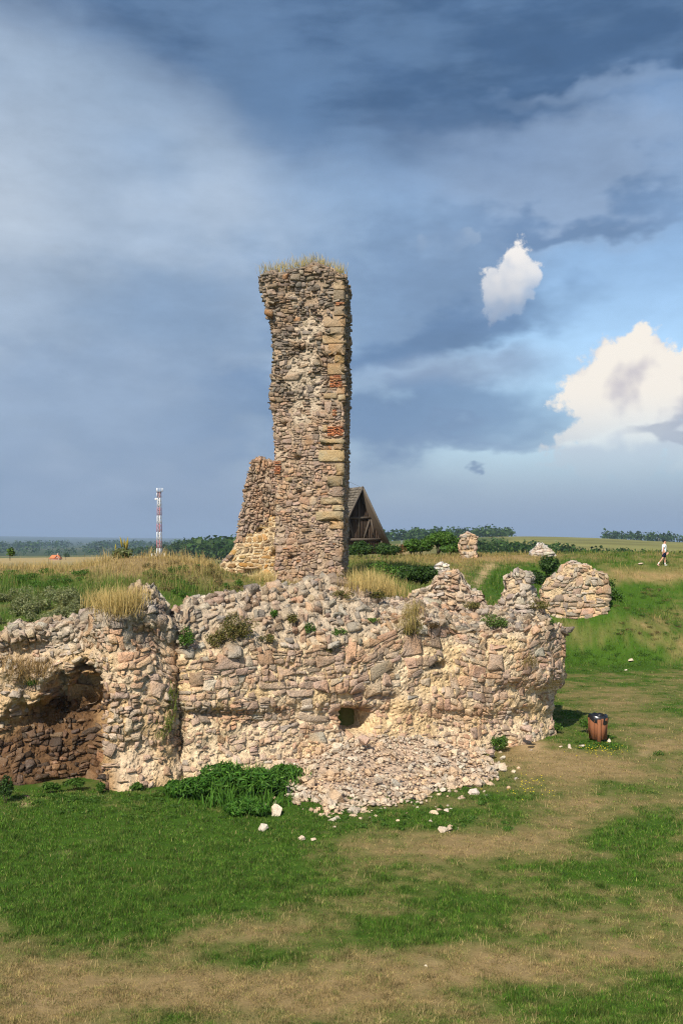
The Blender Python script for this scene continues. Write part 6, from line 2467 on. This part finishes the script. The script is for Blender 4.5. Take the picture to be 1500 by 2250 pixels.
# ------------------------------------------------------------------ radio mast
def build_mast():
    d = 660.0
    b = P(350, 1224, d)
    b[2] = min(b[2], H1(b[0], b[1]) + 0.3)
    top = P(350, 1083, d)[2]
    root = thing('radio_mast', b, 'red and white banded lattice radio mast with antennas', 'mast')
    M_P = mat_plain('mast_paint', None, 0.6, 0.3)
    red, white = (0.42, 0.10, 0.10), (0.72, 0.72, 0.72)
    zs = [P(0, y, d)[2] for y in (1222, 1205, 1187, 1169, 1151, 1133, 1115, 1094, 1080)]
    zs[0] = b[2]

    def half(z):
        t = (z - zs[0]) / (zs[-1] - zs[0])
        return 1.45 * (1 - t) + 0.95 * t
    rot = R(24)
    cor = [np.array((math.cos(rot + k * math.pi / 2), math.sin(rot + k * math.pi / 2), 0)) * 1.25 for k in range(4)]
    for s_ in range(8):
        c_ = white if s_ % 2 == 0 else red
        if s_ == 7:
            c_ = (0.45, 0.2, 0.2)
        z0, z1 = zs[s_], zs[s_ + 1]
        mb = MB()
        for k in range(4):
            p0 = np.array((b[0], b[1], z0)) + cor[k] * half(z0)
            p1 = np.array((b[0], b[1], z1)) + cor[k] * half(z1)
            mb.bar(p0, p1, 0.34, 0.34, (1, 0, 0), c_)
        mb.build('leg_section', M_P, root, loc=(b[0], b[1], z0))
        mb = MB()
        nb = 2
        for q in range(nb):
            za, zb = z0 + (z1 - z0) * q / nb, z0 + (z1 - z0) * (q + 1) / nb
            for k in range(4):
                k2 = (k + 1) % 4
                A0 = np.array((b[0], b[1], za)) + cor[k] * half(za)
                A1 = np.array((b[0], b[1], zb)) + cor[k2] * half(zb)
                B0 = np.array((b[0], b[1], za)) + cor[k2] * half(za)
                B1 = np.array((b[0], b[1], zb)) + cor[k] * half(zb)
                cb = np.array(c_) * 0.9 if s_ % 2 == 0 else np.array((0.5, 0.42, 0.45))
                mb.bar(A0, A1, 0.13, 0.13, (0, 0, 1), cb)
                mb.bar(B0, B1, 0.13, 0.13, (0, 0, 1), cb)
                mb.bar(B1, A1, 0.13, 0.13, (0, 0, 1), cb)
        mb.build('lattice_brace', M_P, root, loc=(b[0], b[1], z0))
    mb = MB()
    mb.bar((b[0] + 0.4, b[1] - 0.6, zs[0]), (b[0] + 0.2, b[1] - 0.4, zs[-1]), 0.5, 0.35, (1, 0, 0), (0.16, 0.17, 0.2))
    mb.build('cable_ladder', M_P, root, loc=tuple(b))
    mb = MB()
    mb.tube([(b[0], b[1], zs[-1] - 0.4), (b[0], b[1], zs[-1] + 0.1)], 1.7, 12, (0.18, 0.19, 0.22))
    mb.build('platform', M_P, root, loc=tuple(b))
    for k, (ox, oy) in enumerate(((-1.5, -0.8), (-0.5, -1.7), (0.8, -1.6), (1.5, -0.4), (2.0, 0.6), (-1.9, 0.5))):
        mb = MB()
        q = np.array((b[0] + ox, b[1] + oy, zs[-1]))
        mb.bar(q + (0, 0, -0.2), q + (0, 0, 2.3), 0.45, 0.22, (1, 0, 0), (0.80, 0.80, 0.80))
        mb.build('antenna', M_P, root, loc=tuple(q))
    q = np.array((b[0] - 1.3, b[1] - 1.3, zs[-2]))
    mb = MB()
    mb.bar(q + (0, 0, 0.8), q + (0, 0, 3.2), 0.6, 0.3, (1, 0, 0), (0.80, 0.80, 0.80))
    mb.build('antenna', M_P, root, loc=tuple(q))
    mb = MB()
    q = np.array((b[0] - 2.1, b[1] - 0.6, zs[-2] - 0.8))
    mb.tube([q + (0, -0.3, 0), q + (0, 0.2, 0)], [0.75, 0.6], 12, (0.80, 0.80, 0.80))
    mb.build('dish', M_P, root, loc=tuple(q))
    # equipment cabin posts round the foot
    for k, px in enumerate((334, 343, 362)):
        pb = P(px, 1222, d - 14)
        pb[2] = H1(pb[0], pb[1])
        r2 = thing('equipment_cabinet', pb, ('white cabinet left of the mast foot', 'second white cabinet close to the mast foot', 'grey cabinet right of the mast foot')[k], 'cabinet')
        mb = MB()
        mb.bar(pb, pb + (0, 0, 2.4), 1.6, 1.2, (1, 0, 0), (0.7, 0.7, 0.7))
        mb.build('cabinet_body', M_P, r2, loc=tuple(pb))
        mb = MB()
        mb.bar(pb + (0, 0, 2.4), pb + (0, 0, 2.55), 1.8, 1.4, (1, 0, 0), (0.5, 0.5, 0.5))
        mb.build('cabinet_roof', M_P, r2, loc=tuple(pb))


build_mast()


# ------------------------------------------------------------------ far house, woods, tree rows
def far_house():
    d = 585.0
    b = P(119, 1233, d)
    x0, x1 = P(109, 0, d)[0], P(130, 0, d)[0]
    z0 = b[2] - 2.5
    ze, zr = P(0, 1227, d)[2], P(0, 1219.5, d)[2]
    root = thing('farm_house', (b[0], b[1], z0), 'lone far off house with an orange tiled roof', 'house')
    M_HW = mat_plain('plaster', (0.42, 0.27, 0.21), 0.9, 0.1, 0.8, 0.15)
    M_RT = mat_plain('roof_tile', (0.56, 0.19, 0.075), 0.85, 0.15, 1.5, 0.2)
    M_D = mat_plain('dark_pane', (0.05, 0.05, 0.06), 0.3, 0.5)
    xm = x0 + (x1 - x0) * 0.58
    dep = 5.0
    mb = MB()
    mb.hexa([(x0, d, z0), (x1, d, z0), (x1, d + dep, z0), (x0, d + dep, z0), (x0, d, ze), (x1, d, ze), (x1, d + dep, ze), (x0, d + dep, ze)])
    # gable turned to the right part
    mb.add([(xm, d - 0.02, ze), (x1, d - 0.02, ze), ((xm + x1) / 2, d - 0.02, zr - 0.3)], [(0, 1, 2)])
    mb.build('wall', M_HW, root, loc=(x0, d, z0))
    mb = MB()
    o = 0.5
    mb.hexa([(x0 - o, d - o, ze - 0.2), (xm + 1.5, d - o, ze - 0.2), (xm + 1.5, d + dep + o, ze - 0.2), (x0 - o, d + dep + o, ze - 0.2),
             (x0 + 0.7, d + dep / 2 - 0.3, zr), (xm + 1.7, d + dep / 2 - 0.3, zr), (xm + 1.7, d + dep / 2 + 0.3, zr), (x0 + 0.7, d + dep / 2 + 0.3, zr)])
    xc = (xm + x1) / 2
    for sg in (-1, 1):
        e = xc + sg * ((x1 - xm) / 2 + 0.5)
        mb.hexa([(xc, d - o, zr - 0.25), (e, d - o, ze - 0.25), (e, d + dep, ze - 0.25), (xc, d + dep, zr - 0.25), (xc, d - o, zr), (e, d - o, ze), (e, d + dep, ze), (xc, d + dep, zr)])
    rf = mb.build('roof', M_RT, root, loc=(x0, d, ze))
    mb = MB()
    mb.bar((x0 + 0.75 * (x1 - x0), d + 2, zr - 1), (x0 + 0.75 * (x1 - x0), d + 2, zr + 0.9), 0.7, 0.7, (1, 0, 0))
    mb.build('chimney', M_HW, rf, loc=(x0, d, zr))
    for fx, fz in ((0.2, 0.45), (0.42, 0.45), (0.68, 0.45), (0.86, 0.45)):
        mb = MB()
        xx = x0 + (x1 - x0) * fx
        zz = z0 + (ze - z0) * fz
        mb.hexa([(xx, d - 0.06, zz), (xx + 0.6, d - 0.06, zz), (xx + 0.6, d + 0.1, zz), (xx, d + 0.1, zz), (xx, d - 0.06, zz + 0.9), (xx + 0.6, d - 0.06, zz + 0.9), (xx + 0.6, d + 0.1, zz + 0.9), (xx, d + 0.1, zz + 0.9)])
        mb.build('window', M_D, root, loc=(xx, d, zz))


far_house()


def far_tree(px, d, hpx, wpx, label, seed, cols=DKGREENS, group='single trees in the far fields'):
    b = g_at(px, d)
    tree('field_tree', label, (b[0], b[1], b[2] - 0.2), hpx * d / F, wpx * d / F / 2, 420, 0.10 * hpx * d / F, cols, seed, 'tree', group, None, 9, 0.12)


far_tree(145, 580, 20, 16, 'round dark tree right of the orange roofed house', 801)
far_tree(877, 300, 11, 8, 'single small tree on the stubble right of the gable', 802)
far_tree(1262, 250, 27, 24, 'dark round tree at the left of the far hedge row', 803)
far_tree(1385, 240, 34, 30, 'largest conical tree of the far hedge row', 804)
far_tree(1418, 235, 28, 34, 'broad tree in the far hedge row left of the walker', 805)
far_tree(1330, 250, 25, 28, 'lower tree in the middle of the far hedge row', 806)


def wood(name, label, spots, seed, cols=DKGREENS, per=46, leaf=0.16):
    """a far wood that reads as one mass"""
    rng = np.random.default_rng(seed)
    Vs, Fs, Cs, n0 = [], [], [], 0
    for (x, y, h, r) in spots:
        z = H1(x, y) if y < 0 else 0
        Vs.append((x, y, h, r))
    A = np.array(Vs)
    zz = height(A[:, 0], A[:, 1])
    Vs = []
    for (x, y, h, r), z in zip(A, zz):
        c = np.array((x, y, z + h * 0.5))
        bl = [(c, (r, r, h * 0.55))] + lumpy(c, (r, r, h * 0.5), 4, rng, 0.5)
        V, Fc, C = leaf_cloud(bl, per, leaf * h * 1.5, rng, cols, 0.8, 0.9, 0.5)
        C = C * rng.uniform(0.75, 1.25)
        Vs.append(V)
        Fs.append(Fc + n0)
        Cs.append(C)
        n0 += len(V)
    me = mesh_arrays(name, np.concatenate(Vs), np.concatenate(Fs), M_LEAF, np.concatenate(Cs))
    tag(obj(name, me), label, 'trees', None, 'stuff')


def row_spots(px0, px1, d0, d1, n, h0, h1, rng, jit_d=0.06):
    out = []
    for i in range(n):
        t = rng.random()
        px = px0 + (px1 - px0) * t
        d = (d0 + (d1 - d0) * t) * (1 + jit_d * rng.normal())
        h = rng.uniform(h0, h1)
        out.append(((px - 750) / F * d, d, h, h * rng.uniform(0.45, 0.75)))
    return out


WR = np.random.default_rng(71)
wood('woodland', 'dark hedge of trees below the far field at the right', row_spots(1200, 1620, 270, 225, 150, 1.6, 3.3, WR), 811)
wood('woodland', 'scrub slope behind the squat pillar', row_spots(1040, 1260, 330, 250, 110, 1.8, 4.2, WR, 0.14), 812)
wood('woodland', 'wood on the far skyline at the right edge', row_spots(1325, 1700, 960, 940, 120, 5, 10, WR, 0.02), 813)
wood('woodland', 'dark wood on the skyline between gable and pillar', row_spots(820, 1130, 760, 860, 170, 4, 9.5, WR, 0.05), 814)
wood('woodland', 'hill wood left of the tower', row_spots(385, 640, 640, 430, 190, 5, 10.5, WR, 0.12), 815)
wood('woodland', 'wood around the mast foot', row_spots(290, 420, 830, 760, 60, 6, 9, WR, 0.05), 816)
wood('woodland', 'long dark forest belt across the left distance', row_spots(-250, 470, 2400, 2400, 300, 11, 20, WR, 0.16), 817, per=30)
wood('woodland', 'scattered copses on the left plain', row_spots(-100, 330, 1500, 1400, 90, 4, 9, WR, 0.16), 818, per=30)


def far_hills():
    for k, (d, hmax, px0, px1, seed, nm) in enumerate(((6800, 62, -400, 620, 3, 'forested ridge across the left distance'), (9300, 118, -700, 560, 5, 'farthest pale blue hills at the left'))):
        n, m = 220, 10
        px = np.linspace(px0, px1, n)
        X = (px - 750) / F * d
        t = np.linspace(0, 1, n)
        prof = hmax * (0.55 + 0.35 * fbm2(px / 300.0, px * 0, 1.0, 4, seed)) * np.sin(np.clip(t * 1.15 + 0.1, 0, 1) * math.pi * 0.98) ** 0.6
        V, Fq = [], []
        for j in range(m):
            f = j / (m - 1)
            prof_j = prof * math.sin(f * math.pi) ** 0.8
            V.append(np.stack([X * (1 + 0.12 * (f - 0.5)), np.full(n, d * (1 + 0.12 * (f - 0.5))), -12 + prof_j], -1))
        V = np.concatenate(V)
        i, j = np.meshgrid(np.arange(n - 1), np.arange(m - 1), indexing='ij')
        a = (j * n + i).ravel()
        Fq = np.stack([a, a + 1, a + n + 1, a + n], -1)
        c = np.tile(np.array((0.040, 0.065, 0.028)), (len(V), 1)) * (1 + 0.3 * fbm(V, 0.004, 3, seed))[:, None]
        tag(obj('far_hills', mesh_arrays('far_hills', V, Fq, M_GROUND, c, True)), nm, None, None, 'structure')


far_hills()


# poles in the fields
def pole(px, d, hpx, label, wood_c=(0.5, 0.5, 0.48), pair=False):
    b = g_at(px, d)
    h = hpx * d / F
    root = thing('utility_pole', b, label, 'pole')
    M_PL = mat_plain('pole_concrete', None, 0.8, 0.2)
    mb = MB()
    for o in ((-0.5, 0.5) if pair else (0,)):
        mb.tube([b + (o, 0, -0.3), b + (o * 0.4, 0, h)], [0.022 * h, 0.014 * h], 8, wood_c)
    mb.build('pole_shaft', M_PL, root, loc=tuple(b))
    mb = MB()
    mb.bar(b + (-0.1 * h, 0, h * 0.93), b + (0.1 * h, 0, h * 0.93), 0.02 * h, 0.02 * h, (0, 0, 1), wood_c)
    mb.build('crossarm', M_PL, root, loc=tuple(b))


pole(882, 420, 13, 'grey twin pole on the stubble right of the gable', (0.36, 0.38, 0.40), True)
pole(1447, 900, 9, 'thin white post before the far right wood', (0.8, 0.8, 0.78))


# ------------------------------------------------------------------ the walker
def skin_mesh(name, pts, edges, radii, mat, parent, loc, root_i=0, lev=2):
    me = bpy.data.meshes.new(name)
    me.from_pydata([tuple(np.array(p) - np.array((0, 0, 0))) for p in pts], edges, [])
    o = obj(name, me, parent, loc)
    o.modifiers.new('skin', 'SKIN')
    if not me.skin_vertices:
        bpy.context.view_layer.objects.active = o
    sv = me.skin_vertices[0].data if me.skin_vertices else None
    for i, r in enumerate(radii):
        rr = r if isinstance(r, tuple) else (r, r)
        sv[i].radius = rr
        sv[i].use_root = (i == root_i)
    sm = o.modifiers.new('subd', 'SUBSURF')
    sm.levels = lev
    sm.render_levels = lev
    dg = bpy.context.evaluated_depsgraph_get()
    dg.update()
    ev = bpy.data.meshes.new_from_object(o.evaluated_get(dg))
    o.modifiers.clear()
    o.data = ev
    ev.materials.clear()
    ev.materials.append(mat)
    for p in ev.polygons:
        p.use_smooth = True
    return o


def build_person():
    d = 60.0
    b = hit(1458, 1243.5, 50, 70)
    b = np.array((P(1458, 0, b[1])[0], b[1], b[2]))
    S_ = 57.0 / F * b[1] / 1.60        # metres per unit (1.60 m figure)
    root = thing('person', b, 'person in a white t-shirt and navy shorts walking right along the crest', 'person')
    SKIN = mat_plain('skin', (0.55, 0.30, 0.20), 0.6, 0.3)
    SHIRT = mat_plain('white_cotton', (0.72, 0.76, 0.80), 0.9, 0.1, 9.0, 0.06)
    SHORT = mat_plain('navy_cloth', (0.012, 0.016, 0.045), 0.9, 0.1)
    HAIR = mat_plain('dark_hair', (0.018, 0.013, 0.012), 0.6, 0.3)
    SOCK = mat_plain('white_sock', (0.75, 0.74, 0.72), 0.9, 0.1)
    SHOE = mat_plain('shoe', (0.70, 0.42, 0.36), 0.7, 0.2)
    EYE = mat_plain('eye', (0.03, 0.02, 0.02), 0.3, 0.5)

    def sk(l):
        return [tuple(np.array(p) * S_) for p in l]

    def rd(l):
        return [tuple(np.array(a) * S_) if isinstance(a, tuple) else a * S_ for a in l]
    # x forward (to the right of the picture), y away from the camera, z up. Near arm/leg: y < 0
    J = [(0, 0, 0.86), (0.01, 0, 1.02), (0.02, 0, 1.20), (0.015, 0, 1.31), (0.03, 0, 1.38), (0.055, 0, 1.47), (0.06, 0, 1.55),      # 0 pelvis .. 6 crown
         (0.0, -0.155, 1.27), (-0.10, -0.20, 1.05), (-0.13, -0.20, 0.85), (-0.135, -0.20, 0.78),                                    # 7-10 near arm, swung back
         (0.02, 0.155, 1.27), (0.05, 0.20, 1.04), (0.16, 0.18, 0.86), (0.19, 0.175, 0.80),                                          # 11-14 far arm
         (-0.02, -0.085, 0.80), (-0.10, -0.09, 0.47), (-0.38, -0.09, 0.13), (-0.40, -0.09, 0.07), (-0.31, -0.09, 0.015),             # 15-19 near leg trailing
         (0.03, 0.085, 0.80), (0.09, 0.085, 0.45), (0.10, 0.085, 0.10), (0.095, 0.085, 0.045), (0.23, 0.085, 0.035),                 # 20-24 far leg planted
         (0.155, 0, 1.465), (0.115, 0, 1.50)]
    E = [(0, 1), (1, 2), (2, 3), (3, 4), (4, 5), (5, 6), (3, 7), (7, 8), (8, 9), (9, 10), (3, 11), (11, 12), (12, 13), (13, 14), (0, 15), (15, 16), (16, 17), (17, 18), (18, 19), (0, 20), (20, 21), (21, 22), (22, 23), (23, 24), (5, 25)]
    Rd = [(0.115, 0.13), (0.10, 0.12), (0.11, 0.14), (0.075, 0.09), 0.048, (0.088, 0.075), (0.072, 0.062), 0.048, 0.036, 0.027, 0.030, 0.048, 0.036, 0.027, 0.030,
          0.082, 0.052, 0.034, 0.036, 0.028, 0.082, 0.052, 0.034, 0.036, 0.028, 0.016]
    # fingers: five for each hand
    for hand, dirx in ((10, -0.01), (14, 0.03)):
        hx, hy, hz = J[hand]
        for i in range(5):
            if i == 0:
                a, c = (hx + 0.028, hy, hz + 0.005), (hx + 0.040, hy - 0.006, hz - 0.030)
            else:
                L = (0, 0.075, 0.085, 0.08, 0.06)[i]
                o = (i - 2.5) * 0.017
                a, c = (hx + o + dirx * 0.4, hy, hz - L * 0.55), (hx + o + dirx + 0.008, hy + 0.012, hz - L)
            n = len(J)
            J += [a, c]
            E += [(hand, n), (n, n + 1)]
            Rd += [0.0095, 0.008]
    J, E2, Rd2 = J, [e for e in E], Rd
    J[26] = (0.155, 0.0, 1.445)
    E2.append((25, 26))
    Rd2[26] = 0.012
    skin_mesh('body', sk(J), E2, rd(Rd2), SKIN, root, b)
    # shirt: torso and short sleeves
    JS = [(0.0, 0, 0.845), (0.01, 0, 1.02), (0.02, 0, 1.20), (0.015, 0, 1.315), (0.0, -0.16, 1.275), (-0.075, -0.195, 1.12), (0.02, 0.16, 1.275), (0.04, 0.195, 1.12)]
    skin_mesh('t_shirt', sk(JS), [(0, 1), (1, 2), (2, 3), (3, 4), (4, 5), (3, 6), (6, 7)], rd([(0.150, 0.165), (0.128, 0.150), (0.135, 0.165), (0.085, 0.10), 0.072, 0.068, 0.072, 0.068]), SHIRT, root, b, 1)
    JP = [(0.0, 0, 0.87), (-0.015, -0.085, 0.76), (-0.085, -0.09, 0.52), (0.03, 0.085, 0.76), (0.085, 0.085, 0.50)]
    skin_mesh('shorts', sk(JP), [(0, 1), (1, 2), (0, 3), (3, 4)], rd([(0.125, 0.145), 0.105, 0.090, 0.105, 0.090]), SHORT, root, b)
    JH = [(0.03, 0, 1.47), (0.045, 0, 1.545), (0.085, 0, 1.575), (0.0, 0, 1.50)]
    skin_mesh('hair', sk(JH), [(0, 1), (1, 2), (0, 3)], rd([(0.085, 0.08), (0.085, 0.074), (0.05, 0.06), (0.055, 0.06)]), HAIR, root, b)
    skin_mesh('sock', sk([(-0.30, -0.09, 0.23), (-0.385, -0.09, 0.11)]), [(0, 1)], rd([0.045, 0.042]), SOCK, root, b)
    skin_mesh('sock', sk([(0.10, 0.085, 0.22), (0.10, 0.085, 0.07)]), [(0, 1)], rd([0.045, 0.042]), SOCK, root, b)
    skin_mesh('shoe', sk([(-0.425, -0.09, 0.115), (-0.385, -0.09, 0.055), (-0.31, -0.09, 0.018)]), [(0, 1), (1, 2)], rd([0.045, 0.046, 0.036]), SHOE, root, b)
    skin_mesh('shoe', sk([(0.065, 0.085, 0.045), (0.14, 0.085, 0.045), (0.24, 0.085, 0.035)]), [(0, 1), (1, 2)], rd([0.046, 0.048, 0.036]), SOCK, root, b)
    for sy in (-1, 1):
        mb = MB()
        q = np.array((0.128, sy * 0.032, 1.487)) * S_
        mb.tube([q + b - np.array((0.006, 0, 0)) * S_, q + b + np.array((0.006, 0, 0)) * S_], 0.011 * S_, 8)
        mb.build('eye', EYE, root, loc=tuple(b))
        mb = MB()
        q = np.array((0.05, sy * 0.082, 1.475)) * S_ + b
        mb.tube([q - (0, 0.012 * sy * S_, 0), q + (0, 0.012 * sy * S_, 0.004)], [0.026 * S_, 0.02 * S_], 8)
        mb.build('ear', SKIN, root, True, tuple(b))
    return b, S_


build_person()

# ------------------------------------------------------------------ summer haze over the plain
def build_haze():
    mb = MB()
    x, z0, z1 = 10400.0, -70.0, 135.0
    mb.hexa([(-x, -x, z0), (x, -x, z0), (x, x, z0), (-x, x, z0), (-x, -x, z1), (x, -x, z1), (x, x, z1), (-x, x, z1)])
    m = bpy.data.materials.new('haze_air')
    m.use_nodes = True
    T = NT(m.node_tree)
    m.node_tree.nodes.clear()
    out = T.new('ShaderNodeOutputMaterial')
    pv = T.new('ShaderNodeVolumePrincipled')
    pv.inputs['Color'].default_value = (0.46, 0.62, 0.86, 1)
    pv.inputs['Density'].default_value = 1.5e-4
    pv.inputs['Anisotropy'].default_value = 0.0
    T.l.new(pv.outputs[0], out.inputs['Volume'])
    tag(mb.build('haze', m), 'thin blue summer haze over the plain', None, None, 'stuff')


build_haze()

for o_ in bpy.data.objects:
    if '_w' in o_:
        del o_['_w']
